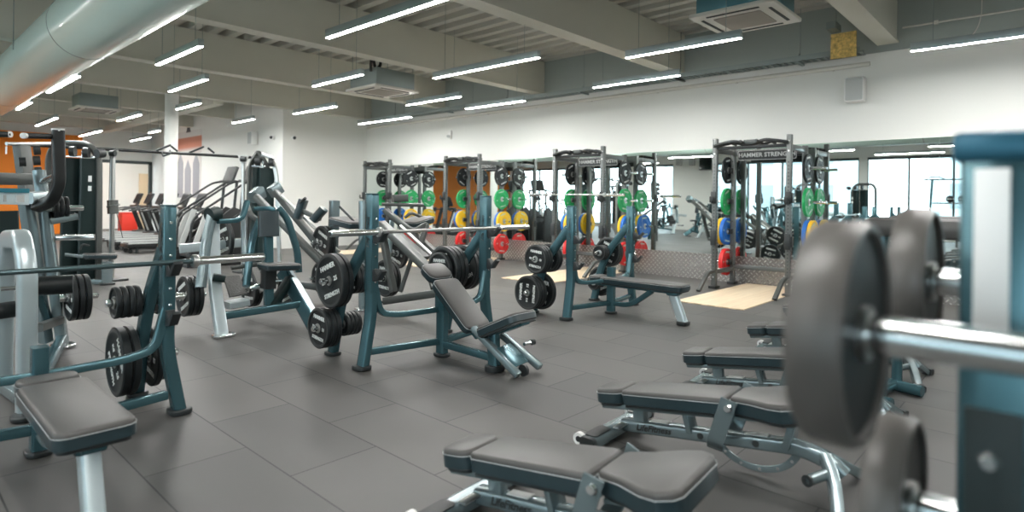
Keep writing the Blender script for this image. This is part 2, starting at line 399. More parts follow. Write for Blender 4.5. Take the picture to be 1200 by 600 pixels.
# diamond plate and mirror on the right wall
pl = MB(); pl.box((XW-.006, (YB+YJ)/2, .222), (.012, YJ-YB, .444)); pl.box((XW-.012, (YB+YJ)/2, .447), (.024, YJ-YB, .012))
struct(pl.build('trim_12', 'tread', smooth=False), 'diamond tread plate skirting below the mirror')
y = YJ; k = 0
while y > YB+.1:
    y2 = max(y-1.55, YB)
    mi = MB().box((XW-.009, (y+y2)/2, 1.38), (.014, y-y2-.004, 1.85)).build('wall_mirror', 'mirror', smooth=False)
    pos = ['touching the end wall corner', 'behind the farthest power rack', 'between the two farthest power racks', 'behind the second farthest power rack', 'just left of the rack with the barbell', 'behind the rack holding the barbell',
           'between the barbell rack and the nearest rack', 'behind the nearest power rack', 'right of the nearest power rack, reflecting tall windows', 'behind the blurred plates, right of the seam'][k] if k < 10 else 'out of the frame on the right, panel %s' % ['nearest', 'next', 'third', 'last', 'end'][min(k-10, 4)]
    tag(mi, 'frameless wall mirror panel ' + pos, 'mirror', 'mirror panels along the right wall')
    y = y2; k += 1
# ---------------------------------------------------------------- column
t = thing('round_column', 'round white column in front of the cardio machines', 'column', (4.79, 15.08, 0))
MB().lathe([(0, .137), (3.70, .137)], axis=(0, 0, 1), n=32).build('shaft', 'wall', t)
MB().lathe([(0, 0), (0, .17), (.05, .17), (.05, .14)], axis=(0, 0, 1), n=32).build('base_collar', 'wall', t)
# ---------------------------------------------------------------- duct
dp = V((1.75, 0, 3.32)); rd = .376
t = thing('ventilation_duct', 'large round pale green ventilation duct hung along the ceiling', 'duct', (1.75, 0, 3.32))
for a, b_ in ((-6.9, -2.5), (-2.5, 2.6), (2.6, 8.4), (8.4, 14.0), (14.0, 19.5), (19.5, 25.7)):
    MB().lathe([(a, rd), (b_-.012, rd)], axis=(0, 1, 0), n=64).build('duct_section', 'duct', t)
    c_ = MB().lathe([(b_-.014, rd-.004), (b_-.014, rd+.004), (b_, rd+.004), (b_, rd-.004)], axis=(0, 1, 0), n=64)
    c_.build('joint_ring', 'galv', t)
for y in (5.2, 10.5, 16.8):
    for sx in (-.385, .385): MB().cyl((sx, y, 0), (sx, y, 1.09), .006, 6).build('hanger', 'galv', t)
# ---------------------------------------------------------------- strip lights
def strip(x, y0, y1, z, label):
    t = thing('strip_light', label, 'ceiling light', (x, (y0+y1)/2, z), 0, 'hanging strip lights'); ln = y1-y0
    h = MB(); h.box((0, 0, .064), (.066, ln, .094), bev=.004); h.build('housing', 'housing', t)
    MB().box((0, 0, .0155), (.050, ln-.01, .004)).build('diffuser', 'tube_light', t)
    top = 4.50-z
    for s_ in (-.38, .38): MB().cyl((0, ln*s_, .11), (0, ln*s_, top), .0035, 6).build('suspension_wire', 'galv', t)
Z = 3.2
ST = [(3.65, 4.21, 6.31, 'strip light at top centre, nearest large one'), (5.94, 5.02, 7.13, 'strip light above the incline bench, ending at the long beam'), (6.69, 2.67, 4.17, 'strip light just left of the ceiling cassette at top right'),
 (8.09, 4.13, 5.66, 'strip light before the cable tray, above the barbell rack'), (8.58, -.5, 1.36, 'strip light at the upper right, over the blurred plates'), (7.29, 8.0, 9.56, 'strip light beyond the ceiling cassette, right side'),
 (8.35, 7.4, 8.98, 'strip light close to the tray, right of the ceiling cassette'), (3.68, 10.0, 11.7, 'lower strip light of the pair right of the duct'), (2.82, 7.86, 9.48, 'upper strip light of the pair right of the duct'),
 (5.07, 7.75, 9.2, 'strip light touching the left side of the ceiling cassette in view'), (6.48, 10.85, 12.57, 'strip light below and left of the ceiling cassette'), (8.39, 10.86, 12.94, 'strip light nearest the end wall corner'),
 (2.27, 11.34, 13.61, 'strip light tucked against the underside of the duct'), (2.28, 15.35, 16.9, 'short strip light against the duct, far left'), (3.16, 17.9, 20.4, 'strip light above the orange wall'),
 (4.63, 20.4, 22.9, 'strip light above the cable machine, lower one'), (4.29, 15.56, 17.35, 'strip light left of the column under the far cassette'), (6.14, 21.3, 23.3, 'strip light above the far opening'),
 (5.70, 18.9, 19.85, 'strip light beside the left of the column'), (4.54, 12.68, 13.97, 'strip light right of the column, near the ceiling'), (6.29, 14.19, 15.34, 'strip light over the wall banner'),
 (3.6, -1.5, .6, 'strip light behind the camera, middle row'), (6.1, -1.6, .5, 'strip light behind the camera, right row'), (.6, .2, 2.3, 'strip light overhead, left of the camera'), (.6, -4.5, -2.4, 'strip light far behind the camera'),
 (-2.6, 1.0, 3.1, 'strip light in the left half of the room, near'), (-2.6, 5.2, 7.3, 'strip light in the left half of the room, middle'), (-2.6, 10.0, 12.1, 'strip light in the left half of the room, far'),
 (-5.2, 3.0, 5.1, 'strip light by the tall windows, near'), (-5.2, 8.0, 10.1, 'strip light by the tall windows, middle'), (-5.2, 14.0, 16.1, 'strip light by the tall windows, far'), (-.4, 12.0, 14.1, 'strip light left of the duct, far'), (-.6, 6.4, 8.5, 'strip light left of the duct, near')]
for x, a, b_, lb in ST: strip(x, a, b_, Z, lb)
# ---------------------------------------------------------------- ceiling cassettes
def cassette(x, y, z, s_, label, hose=False, body='galv'):
    t = thing('air_conditioner', label, 'air conditioner', (x, y, z), 0, 'ceiling cassette air conditioners')
    pn = MB(); pn.prism(rrect(s_, s_, .03), .045, Matrix.Translation((0, 0, .022)), bev=.01); pn.build('panel', 'acwhite', t)
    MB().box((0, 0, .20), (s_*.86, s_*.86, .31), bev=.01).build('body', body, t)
    MB().prism(rrect(s_*.56, s_*.56, .02), .012, Matrix.Translation((0, 0, -.004))).build('intake_grille', 'grille', t)
    sl = MB()
    for a in range(4):
        m_ = Matrix.Rotation(a*PI/2, 4, 'Z'); q = m_ @ V((0, s_*.40, -.002))
        sl.box(q, (s_*.62, .035, .012), m_)
    sl.build('air_slots', 'slot', t)
    for sx in (-1, 1):
        for sy in (-1, 1): MB().cyl((sx*s_*.4, sy*s_*.4, .3), (sx*s_*.4, sy*s_*.4, 4.38-z), .006, 6).build('hanger_rod', 'galv', t)
    if hose:
        hx, hy = hose
        pts = fillet([(hx, hy, .30), (hx-.06, hy, .55), (hx+.02, hy, .80), (hx+.12, hy+.02, .62), (hx+.10, hy, .40), (hx, hy+.04, .33)], .2, 7)
        MB().tube(pts, .055, n=10).build('insulated_hose', 'cable', t)
        pts = fillet([(hx-.1, hy, .28), (hx-.1, hy, .5), (hx+.02, hy+.05, .8), (hx+.05, hy+.3, 1.0)], .2, 6)
        MB().tube(pts, .05, n=10).build('insulated_hose', 'cable', t)
cassette(6.55, 9.35, 3.34, .98, 'ceiling cassette air conditioner with looping black hose, centre of the ceiling', (-.36, -.30))
cassette(7.38, 2.9, 3.62, 1.02, 'ceiling cassette air conditioner cut by the top edge of the photo', (-.42, .1), mat('blue_shadowed_metal', (.12, .28, .33), .35, .5))  # bare metal body; its shadow is put in as a blue tint
cassette(3.78, 17.2, 3.40, .90, 'ceiling cassette air conditioner at the far left beyond the duct')
# ---------------------------------------------------------------- cable tray, conduit and wall fittings
t = thing('cable_tray', 'perforated metal cable tray running along the top of the right wall', 'cable tray', (9.82, 8.6, 3.55))
tr = MB()
L0, L1 = -6.5, 6.4
for x in (-.12, .12): tr.box((x, 0, .04), (.012, L1-L0, .08))
for k in range(130): tr.box((0, L0+.05+k*.0985, .006), (.24, .045, .01))
tr.build('tray', 'galv', t, smooth=False)
for k, y in enumerate((-5.6, -3.6, -1.5, .6, 2.6, 4.8)):
    MB().bar((-.15, y, -.02), (.15, y, -.02), .05, .03).cyl((0, y, 0), (0, y, .83), .005, 6).bar((-.1, y+.05, 0), (-.02, y, .12), .02, .02).build('bracket', 'black_metal' if k % 2 else 'galv', t)
t = thing('conduit_pipe', 'pale conduit pipe fixed below the cable tray on the right wall', 'pipe', (10.06, 8.6, 3.44))
MB().cyl((0, -6.5, 0), (0, 6.5, 0), .034, 12).build('pipe', 'acwhite', t)
for k in range(9): MB().box((.02, -6+k*1.5, 0), (.06, .03, .07)).build('clip', 'acwhite', t)
t = thing('conduit_pipe', 'thin pale conduit high on the wall at the top right corner', 'pipe', (10.08, -1.4, 3.90))
MB().cyl((0, -3.2, 0), (0, 3.1, 0), .014, 10).build('pipe', 'acwhite', t)
for k in range(4): MB().box((0, 2.7-k*1.1, 0), (.05, .05, .05)).build('clip', 'acwhite', t)
MB().tube(fillet([(-.02, 2.2, .5), (-.02, 2.2, 0), (-.02, 2.25, -.2), (-.02, 2.4, -.36)], .1), .012, n=8).build('loose_cable', 'acwhite', t)
t = thing('hanging_board', 'speckled yellow board hanging beside the beam end', 'board', (9.55, 2.33, 3.48))
MB().box((0, 0, .17), (.03, .33, .36)).build('board', 'osb', t)
MB().box((-.12, .1, .42), (.3, .12, .1)).cyl((0, .1, .3), (0, .1, .9), .006, 6).build('hanger', 'galv', t)
def speaker(x, y, z, label, rz=0):
    t = thing('wall_speaker', label, 'speaker', (x, y, z), rz)
    MB().prism(rrect(.26, .36, .02), .17, axes((-.10, 0, 0), (0, 1, 0), (0, 0, 1)), bev=.012).build('cabinet', 'white', t)
    MB().prism(rrect(.225, .325, .015), .008, axes((-.188, 0, 0), (0, 1, 0), (0, 0, 1))).build('grille', 'spk', t)
    MB().box((.0, 0, 0), (.06, .06, .12)).build('bracket', 'white', t)
speaker(10.08, 2.27, 3.06, 'white wall speaker high on the wall at the upper right')
t = thing('security_camera', 'small white motion sensor on the wall above the farthest racks', 'sensor', (10.07, 11.43, 3.0))
MB().box((0, 0, 0), (.07, .10, .22), bev=.02).build('body', 'white', t); MB().lathe([(0, .04), (.05, .035), (.06, 0)], (-.03, 0, -.04), (-1, 0, 0), 16).build('lens', 'spk', t)
for x, y, z, lb, ax_ in ((7.44, 15.62, 2.97, 'small dome camera left of the wall corner', (-1, 0, 0)), (7.8, 15.14, 2.96, 'small dome camera right of the wall corner', (0, -1, 0))):
    t = thing('security_camera', lb, 'camera', (x, y, z), 0, 'dome cameras at the wall corner')
    MB().lathe([(-.05, .0), (-.05, .055), (.02, .055), (.03, .04)], axis=ax_, n=20).build('mount', 'white', t)
    MB().lathe([(.02, .045), (.05, .04), (.075, .02), (.08, 0)], axis=ax_, n=20).build('dome', 'dark', t)
speaker(7.50, 16.75, 3.02, 'white wall speaker on the wall left of the corner')
# banner printed on the corridor wall
t = thing('wall_mural', 'tall pale mural with grey spires and a coral band on the white wall', 'mural', (7.515, 21.95, 1.3))
MB().box((0, 0, 1.15), (.01, 2.3, 2.3)).build('ground', 'banner', t, smooth=False)
gs = mat('mural_grey', (.30, .30, .32), .7)
for k, (yy, hh_) in enumerate(((-.72, 1.50), (.02, 1.30), (.74, 1.55))):
    MB().prism([(-.28, 0), (.28, 0), (.28, hh_-.35), (0, hh_), (-.28, hh_-.35)], .006, axes((-.01, yy, .02), (0, 1, 0), (0, 0, 1))).build('spire', gs, t, smooth=False)
MB().prism([(-.2, 0), (.2, 0), (0, .42)], .006, axes((-.01, .0, 2.25), (0, 1, 0), (0, 0, 1))).build('spire', mat('mural_dark', (.12, .12, .13), .7), t, smooth=False)
# TV seen in the mirror
t = thing('television', 'black television high on the white pier, seen in the mirror', 'television', (XL+.1, 12.75, 2.95))
MB().box((0, 0, .3), (.06, .62, .60), bev=.01).build('casing', 'dark', t); MB().box((.032, 0, .3), (.006, .57, .54)).build('screen', 'tvface', t)
speaker(XL+.08, 13.4, 3.35, 'white wall speaker on the pier nearest the television', PI)
speaker(XL+.08, 14.1, 3.38, 'white wall speaker on the pier, farther from the television', PI)
# ================================================================ plates and bars
def plate_parts(root, kind, dia, th, big='25'):
    """plate with its axis on local X, face towards -X and +X, centred at the origin."""
    r = dia/2
    if kind == 'iron':
        prof = [(-th/2+.004, .027), (-th/2+.004, r*.30), (-th/2+.009, r*.32), (-th/2+.009, r*.80), (-th/2, r*.86), (-th/2, r*.96), (-th/2+.006, r),
                (th/2-.006, r), (th/2, r*.96), (th/2, r*.86), (th/2-.009, r*.80), (th/2-.009, r*.32), (th/2-.004, r*.30), (th/2-.004, .027)]
        body = MB().lathe(prof, n=40, closed=True).build('disc', 'rubber', root)
        rim = MB()
        rim.lathe([(-th/2-.001, r*.87), (-th/2-.002, r*.93), (-th/2-.001, r*.955), (-th/2+.001, r*.955), (-th/2+.001, r*.87)], n=40, closed=True)
        rim.build('rim_bead', 'platerim', root)
        hub = MB().lathe([(-th/2-.001, .0262), (-th/2-.001, .040), (th/2+.001, .040), (th/2+.001, .0262)], n=20, closed=True); hub.build('hub_ring', 'steel', root)
        if dia > .22:
            for sg in (-1, 1):
                lt = MB(); mt = lambda z, y=0: axes((sg*(th/2-.0075), y, z), (0, sg, 0), (0, 0, 1))
                k = r/.225
                put_text(lt, 'HAMMER', .058*k, mt(.115*k), bold=.0016, space=.95); put_text(lt, 'STRENGTH', .050*k, mt(-.115*k), bold=.0014, space=.92)
                put_text(lt, big, .052*k, mt(0, sg*.095*k), bold=.0012); put_text(lt, 'KG', .040*k, mt(0, -sg*.095*k), bold=.0012)
                lt.build('lettering', 'letter', root, smooth=False)
    elif kind == 'plain':
        ch = .012
        MB().lathe([(-th/2+ch, r*.90), (-th/2, r*.91), (-th/2, r-ch*.6), (-th/2+ch, r), (th/2-ch, r), (th/2, r-ch*.6), (th/2, r*.91), (th/2-ch, r*.90)], n=72, closed=True).build('tread', 'greyrubber', root)
        MB().lathe([(-th/2+ch*.8, .030), (-th/2+ch*.8, r*.905), (th/2-ch*.8, r*.905), (th/2-ch*.8, .030)], n=56, closed=True).build('disc', 'rubber', root)
        MB().lathe([(-th/2-.001, .0290), (-th/2-.001, .040), (th/2+.001, .040), (th/2+.001, .0290)], n=24, closed=True).build('hub_ring', 'steel', root)
    else:
        prof = [(-th/2+.006, .027), (-th/2+.006, r*.42), (-th/2+.001, r*.46), (-th/2+.001, r*.56), (-th/2+.004, r*.60), (-th/2+.004, r*.86), (-th/2, r*.90), (-th/2, r*.975), (-th/2+.004, r),
                (th/2-.004, r), (th/2, r*.975), (th/2, r*.90), (th/2-.004, r*.86), (th/2-.004, r*.60), (th/2-.001, r*.56), (th/2-.001, r*.46), (th/2-.006, r*.42), (th/2-.006, .027)]
        MB().lathe(prof, n=40, closed=True).build('disc', kind, root)
        MB().lathe([(-th/2-.003, .0262), (-th/2-.003, .055), (th/2+.003, .055), (th/2+.003, .0262)], n=24, closed=True).build('hub_ring', 'steel', root)
        for sg in (-1, 1):
            lt = MB(); mt = lambda z, y=0: axes((sg*(th/2-.003), y, z), (0, sg, 0), (0, 0, 1))
            put_text(lt, 'HAMMER', .042, mt(.162), bold=.0008, space=.95); put_text(lt, 'STRENGTH', .038, mt(-.162), bold=.0008, space=.9)
            put_text(lt, big, .036, mt(0, sg*.165), bold=.001); put_text(lt, big, .036, mt(0, -sg*.165), bold=.001)
            lt.build('lettering', 'letter' if kind == 'rubber' else 'greyletter', root, smooth=False)
PROTO = {}
SIZES = {'i25': ('iron', .45, .052, '25'), 'i20': ('iron', .45, .044, '20'), 'i15': ('iron', .40, .042, '15'), 'i10': ('iron', .34, .040, '10'), 'i5': ('iron', .26, .036, '5'), 'i2': ('iron', .205, .030, '2.5'),
         'bk': ('rubber', .45, .036, '5'), 'gr': ('green', .45, .046, '10'), 'ye': ('yellow', .45, .058, '15'), 'bl': ('blue', .45, .062, '20'), 're': ('red', .45, .068, '25')}
DESC = {'i25': 'large black plate marked 25', 'i20': 'large black plate marked 20', 'i15': 'medium black plate marked 15', 'i10': 'middle-sized black plate marked 10',
        'i5': 'small black plate marked 5', 'i2': 'smallest black plate', 'bk': 'thin black bumper plate', 'gr': 'green bumper plate', 'ye': 'yellow bumper plate', 'bl': 'blue bumper plate', 're': 'red bumper plate'}
def plate(kd, pos, where, rz=0., roll=None, group=None):
    if kd in PROTO: o = copy_tree(PROTO[kd])
    else:
        o = thing('weight_plate', '', 'weight plate'); plate_parts(o, *SIZES[kd][:1], *SIZES[kd][1:]); PROTO[kd] = o
    roll = random.uniform(-PI, PI) if roll is None else roll
    o.matrix_basis = Matrix.Translation(pos) @ Matrix.Rotation(rz, 4, 'Z') @ Matrix.Rotation(roll, 4, 'X')
    tag(o, DESC[kd]+' '+where, 'weight plate', group)
    if not group and 'group' in o: del o['group']
    return o
def stack(kinds, start, sgn, where, axis='X', group=None, rolls=None):
    """plates pushed on a horn; start = face of the post, sgn = direction outwards along the axis."""
    d_ = 0.; x, y, z = start; n = len(kinds)
    ords = {1: [''], 2: ['inner ', 'outer '], 3: ['inner ', 'middle ', 'outer '], 4: ['innermost ', 'second ', 'third ', 'outermost '], 5: ['innermost ', 'second ', 'third ', 'fourth ', 'outermost ']}[n]
    for i, k in enumerate(kinds):
        t = SIZES[k][2]; c = d_+t/2+.004; d_ += t+.007
        p = (x+sgn*c, y, z) if axis == 'X' else (x, y+sgn*c, z)
        plate(k, p, where.replace('@', ords[i]), 0. if axis == 'X' else PI/2, random.uniform(-.5, .5) if rolls is None else rolls, group)
    return d_
def barbell(pos, rz, label, length=2.2, dark=False, group=None):
    t = thing('barbell', label, 'barbell', pos, rz, group); h = length/2
    MB().cyl((-h+.42, 0, 0), (h-.42, 0, 0), .0145, 16).build('shaft', M['steel'] if not dark else mat('dark_steel_shaft', (.10, .15, .16), .3, .8), t)
    for s_ in (-1, 1):
        MB().lathe([(h-.415, 0), (h-.415, .0252), (h-.004, .0252), (h, .020), (h, 0)], axis=(s_, 0, 0), n=24).build('sleeve', 'chrome', t)
        MB().lathe([(h-.445, .0), (h-.445, .036), (h-.437, .040), (h-.420, .040), (h-.412, .036), (h-.412, 0)], axis=(s_, 0, 0), n=24).build('collar', 'steel', t)
        MB().lathe([(h-.005, 0), (h-.005, .019), (h+.003, .017), (h+.003, 0)], axis=(s_, 0, 0), n=20).build('end_cap', 'dark', t)
    return t
# ================================================================ power racks
def holes(x, y, z0, z1, dz, axis='X', r=.0075, w=.0):
    mb = MB(); z = z0; k = 0
    while z < z1:
        d_ = .0012
        if axis == 'X': mb.lathe([(-.0385, 0), (-.0385, r), (-.036, r)], (x, y, z), (1, 0, 0), 8)
        else: mb.lathe([(-.0385, 0), (-.0385, r), (-.036, r)], (x, y, z), (0, 1, 0), 8)
        z += dz; k += 1
    return mb
def make_rack(label):
    """local: +X towards the mirror, origin midway between the front uprights."""
    t = thing('power_rack', label, 'power rack', group='power racks along the mirror')
    HW = .56; XR = .72
    for s_ in (-1, 1):
        y = s_*HW
        u = MB().box((0, y, 1.185), (.076, .072, 2.37), bev=.006).build('front_upright', 'rack', t)
        fold(u, holes(0, y, .30, 2.0, .052, 'X', .0105), 'slot')
        fold(u, holes(0, y, .30, 2.0, .052, 'Y', .0105), 'slot')
        bo = MB()
        for z in (2.13, 2.27, .18, .28): bo.lathe([(-.044, 0), (-.044, .014), (-.037, .014)], (0, y, z), (1, 0, 0), 8)
        fold(u, bo, 'steel')
        u = MB().box((XR, y, 1.13), (.076, .072, 2.26), bev=.006).build('rear_upright', 'rack', t)
        fold(u, holes(XR, y, .25, 2.1, .20, 'X', .010), 'slot')
        MB().box((XR/2, y, .26), (XR-.07, .05, .07), bev=.004).build('lower_side_rail', 'rack', t)
        MB().box((XR/2, y, 2.19), (XR-.07, .05, .08), bev=.004).build('upper_side_rail', 'rack', t)
        # splayed front foot
        ft = MB().tube(fillet([(.02, y, .27), (-.22, y, .27), (-.56, y+s_*.0, .012)], .22, 7), .06, .05, n=12, sec='box').build('front_foot', 'frame_grey', t)
        MB().box((.0, y, .02), (.16, .12, .04), bev=.005).build('foot_plate', 'black_metal', t)
        MB().box((XR, y, .02), (.16, .12, .04), bev=.005).build('foot_plate', 'black_metal', t)
        # j hook and spotter
        jh = MB(); jh.box((-.052, y, 1.44), (.03, .085, .19), bev=.008); jh.box((-.10, y, 1.375), (.11, .05, .035), bev=.008); jh.box((-.148, y, 1.41), (.02, .05, .09), bev=.006)
        jh.box((.0, y+s_*.047, 1.44), (.08, .018, .15), bev=.004)
        jh.build('j_hook', 'dark', t)
        sp_ = MB(); sp_.box((-.052, y, .80), (.03, .085, .24), bev=.008); sp_.box((0, y+s_*.047, .80), (.08, .018, .15), bev=.004); sp_.build('spotter_catch', 'dark', t)
        for z in (1.90, 1.38, .88, .37):
            h = MB().lathe([(.03, 0), (.03, .034), (.042, .034), (.042, .024), (.33, .024), (.336, .018), (.336, 0)], (XR-.08, y, z), (0, s_, 0), 18).build('plate_horn', 'chrome', t)
            MB().box((XR-.06, y+s_*.015, z), (.10, .05, .08), bev=.006).build('horn_mount', 'black_metal', h)
    MB().box((0, 0, 2.215), (.05, 2*HW-.07, .05), bev=.004).build('front_crossmember', 'black_metal', t)
    MB().box((XR, 0, 2.19), (.05, 2*HW-.07, .10), bev=.004).build('rear_crossmember', 'rack', t)
    MB().box((XR, 0, .30), (.05, 2*HW-.07, .07), bev=.004).build('lower_crossmember', 'rack', t)
    # multi grip pull-up bars
    MB().tube(fillet([(-.05, -HW, 2.25), (-.10, -.42, 2.28), (-.10, -.22, 2.31), (-.02, -.06, 2.26), (-.02, .06, 2.26), (-.10, .22, 2.31), (-.10, .42, 2.28), (-.05, HW, 2.25)], .08, 4), .052, n=10).build('pull_up_bar', 'dark', t)
    MB().tube(fillet([(.06, -HW, 2.26), (.10, -.30, 2.31), (.16, -.10, 2.25), (.16, .10, 2.25), (.10, .30, 2.31), (.06, HW, 2.26)], .08, 4), .05, n=10).build('pull_up_bar', 'dark', t)
    for y in (-.30, .30, -.12, .12): MB().cyl((-.12, y, 2.30), (.16, y, 2.27), .022, 10).build('grip', 'dark', t)
    MB().box((-.02, 0, 2.29), (.07, .2, .07), bev=.008).build('badge_block', 'frame_grey', t)
    sg = MB().prism(rrect(.93, .17, .035), .012, axes((XR-.075, 0, 2.14), (0, -1, 0), (0, 0, 1))).build('sign', 'dark', t)
    bd = MB()
    o_ = rrect(.92, .16, .03); i_ = rrect(.905, .145, .026)
    for pt in (0,):
        n = len(o_); A = axes((XR-.083, 0, 2.14), (0, -1, 0), (0, 0, 1))
        bd.add([A @ V((x, y, 0)) for x, y in o_]+[A @ V((x, y, 0)) for x, y in i_], [(k, (k+1) % n, n+(k+1) % n, n+k) for k in range(n)])
    bd.build('sign_border', 'spk', sg, smooth=False)
    lt = MB(); put_text(lt, 'HAMMER STRENGTH', .094, axes((XR-.084, 0, 2.14), (0, -1, 0), (0, 0, 1)), bold=.0022, space=1.02); lt.build('lettering', 'spk', sg, smooth=False)
    return t
RK = [(3.49, 'nearest power rack, with oak platform in front and blue and red plates', 'nearest rack'), (6.74, 'second nearest power rack, holding a barbell across its hooks', 'rack with the barbell'),
      (9.98, 'third power rack along the mirror, behind the incline bench barbell', 'rack behind the incline bench'), (13.28, 'farthest power rack, next to the end wall corner', 'rack by the end wall')]
RX = 9.17
r0 = make_rack(RK[0][1])
for i, (yc, lb, nm) in enumerate(RK):
    r_ = r0 if i == 0 else copy_tree(r0)
    r_.location = (RX, yc, 0); tag(r_, lb)
    for s_, sd in ((1, 'left'), (-1, 'right')):
        yy = yc+s_*(.56+.045)
        cols = {0: (('bk',), ('gr',), ('bl', 'ye'), ('re',)), 1: (('bk',), ('gr',), ('ye', 'bl'), ('re',)), 2: (('bk',), ('gr',), ('bl', 'ye') if s_ < 0 else ('ye', 'bl'), ('re',)), 3: (('bk',), ('gr',), ('ye',), ('re',))}[i]
        if i == 3 and s_ > 0: cols = (('bk',), ('gr',), ('bl',), ())
        for z, ks in zip((1.90, 1.38, .88, .37), cols):
            if ks:
                for q, kk in enumerate(ks):
                    pass
                stack(ks, (RX+.64, yy, z), s_, '@on the %s side of the %s' % (sd, nm), 'Y', 'bumper plates stored on the power racks')
    # oak lifting platform
    pf = thing('lifting_platform', 'flat oak lifting platform in front of the '+nm, 'platform', (7.53, yc-.08, 0), 0, 'oak lifting platforms')
    MB().box((1.28, 0, .006), (2.56, 1.0 if i else .94, .012)).build('boards', 'oak', pf, smooth=False)
barbell((9.055, 6.74, 1.478), PI/2, 'barbell with chrome sleeves resting on the hooks of the second nearest power rack')
# ================================================================ olympic benches
def pad_mb(w, l, h, r=.05, bev=.018, taper=0.):
    """upholstered pad: outline along Y (length l), width w, thickness h, centred."""
    pts = rrect(w, l, r, 5)
    if taper: pts = [(x*(1-taper*(y/l+.5)), y) for x, y in pts]
    return pts
def pad(parent, name, centre, w, l, h, tilt=0., r=.05, taper=0., rz=0., outline=None):
    """tilt about X: positive raises the +Y end."""
    mt = Matrix.Translation(centre) @ Matrix.Rotation(rz, 4, 'Z') @ Matrix.Rotation(tilt, 4, 'X')
    pts = outline or pad_mb(w, l, h, r, taper=taper)
    o = MB().prism(pts, h, mt, bev=min(.016, h*.3)).build(name, 'pad', parent)
    # dark side panel just under the top seam, and the piping
    cx = sum(p[0] for p in pts)/len(pts); cy = sum(p[1] for p in pts)/len(pts)
    def grow(d):
        n = len(pts); out = []
        for i in range(n):
            a = V((*pts[i-1], 0)); b_ = V((*pts[i], 0)); c_ = V((*pts[(i+1) % n], 0))
            t_ = (c_-a).normalized(); out.append((b_.x+t_.y*d, b_.y-t_.x*d))
        return out
    MB().prism(grow(.0025), h*.62, mt @ Matrix.Translation((0, 0, -h*.10))).build('side_panel', 'padside', o)
    g = grow(.0035); zz = h*.225
    loop = [mt @ V((x, y, zz)) for x, y in g]; loop.append(loop[0]); loop.append(loop[1])
    MB().tube(loop, .0032, n=5, cap=False).build('piping', 'stitch', o)
    MB().prism(grow(-.012), .014, mt @ Matrix.Translation((0, 0, -h/2-.005))).build('backing_board', 'dark', o)
    return o
HS = .64
def olympic_base(t, top, barz):
    for s_ in (-1, 1):
        x = s_*HS
        MB().tube(fillet([(x, 0, .62), (x, 0, .42), (x+s_*.075, -.005, .012)], .14, 6), .072, .100, n=16, sec='oval', up=(0, 1, 0)).build('leg', 'frame', t)
        ft = MB().prism(rrect(.13, .15, .05), .035, Matrix.Translation((x+s_*.078, 0, .018)), bev=.008).build('foot', 'dark', t)
        u = MB().box((x, 0, (top+.60)/2), (.070, .105, top-.60), bev=.012).build('upright', 'frame', t)
        MB().box((x, 0, top+.004), (.066, .10, .012), bev=.004).build('top_cap', 'frame', u)
        bo = MB()
        for k in range(6): bo.lathe([(0, 0), (.004, .009), (.007, .004), (.007, 0)], (x, -.054, .66+.03+k*.10), (0, -1, 0), 10)
        fold(u, bo, 'chrome')
        lt = MB(); put_text(lt, 'Life Fitness', .055, axes((x-.037, 0, (top+.62)/2+.08), (0, 0, 1), (0, 1, 0)), shear=.3); lt.build('lettering', 'blackletter', u, smooth=False)
        for z, ln in ((barz, .13), (barz-.30, .11)):
            h = MB(); h.prism([(-.02, -.07), (-.02, .03), (.02, .03), (ln*.55, -.02), (ln, .035), (ln+.018, .02), (ln*.62, -.055)], .05, axes((x, -.052, z), (0, -1, 0), (0, 0, 1)), bev=.004)
            h.build('bar_catch', 'dark', u)
        # storage leg curving up into the upright
        MB().tube(fillet([(x, .56, .012), (x, .42, .58), (x, .04, 1.04)], .30, 8), .070, .095, n=16, sec='oval', up=(0, 1, 0)).build('storage_leg', 'frame', t)
        MB().prism(rrect(.12, .15, .05), .03, Matrix.Translation((x, .56, .016)), bev=.008).build('foot', 'dark', t)
        for z, y in ((.67, .385), (.265, .50)):
            for q in (-1, 1):
                MB().lathe([(.02, 0), (.02, .034), (.045, .034), (.045, .0245), (.225, .0245), (.231, .018), (.231, 0)], (x, y, z), (q, 0, 0), 18).build('plate_horn', 'chrome', t)
        # spotter curve and lower brace to the spine
        MB().tube(fillet([(x-s_*.01, -.02, .68), (x-s_*.07, -.02, .43), (x-s_*.22, -.05, .40), (s_*.03, -.10, .40)], .13, 7), .062, .05, n=14, sec='oval').build('spotter_rail', 'frame', t)
        MB().tube([(x, -.0, .13), (s_*.03, -.12, .13)], .055, .055, n=12, sec='oval').build('lower_brace', 'frame', t)
    MB().tube([(0, -.13, .012), (0, -.13, .56)], .075, .10, n=14, sec='oval', up=(0, 1, 0)).build('centre_post', 'frame', t)
    MB().prism(rrect(.12, .15, .05), .03, Matrix.Translation((0, -.13, .016)), bev=.008).build('foot', 'dark', t)
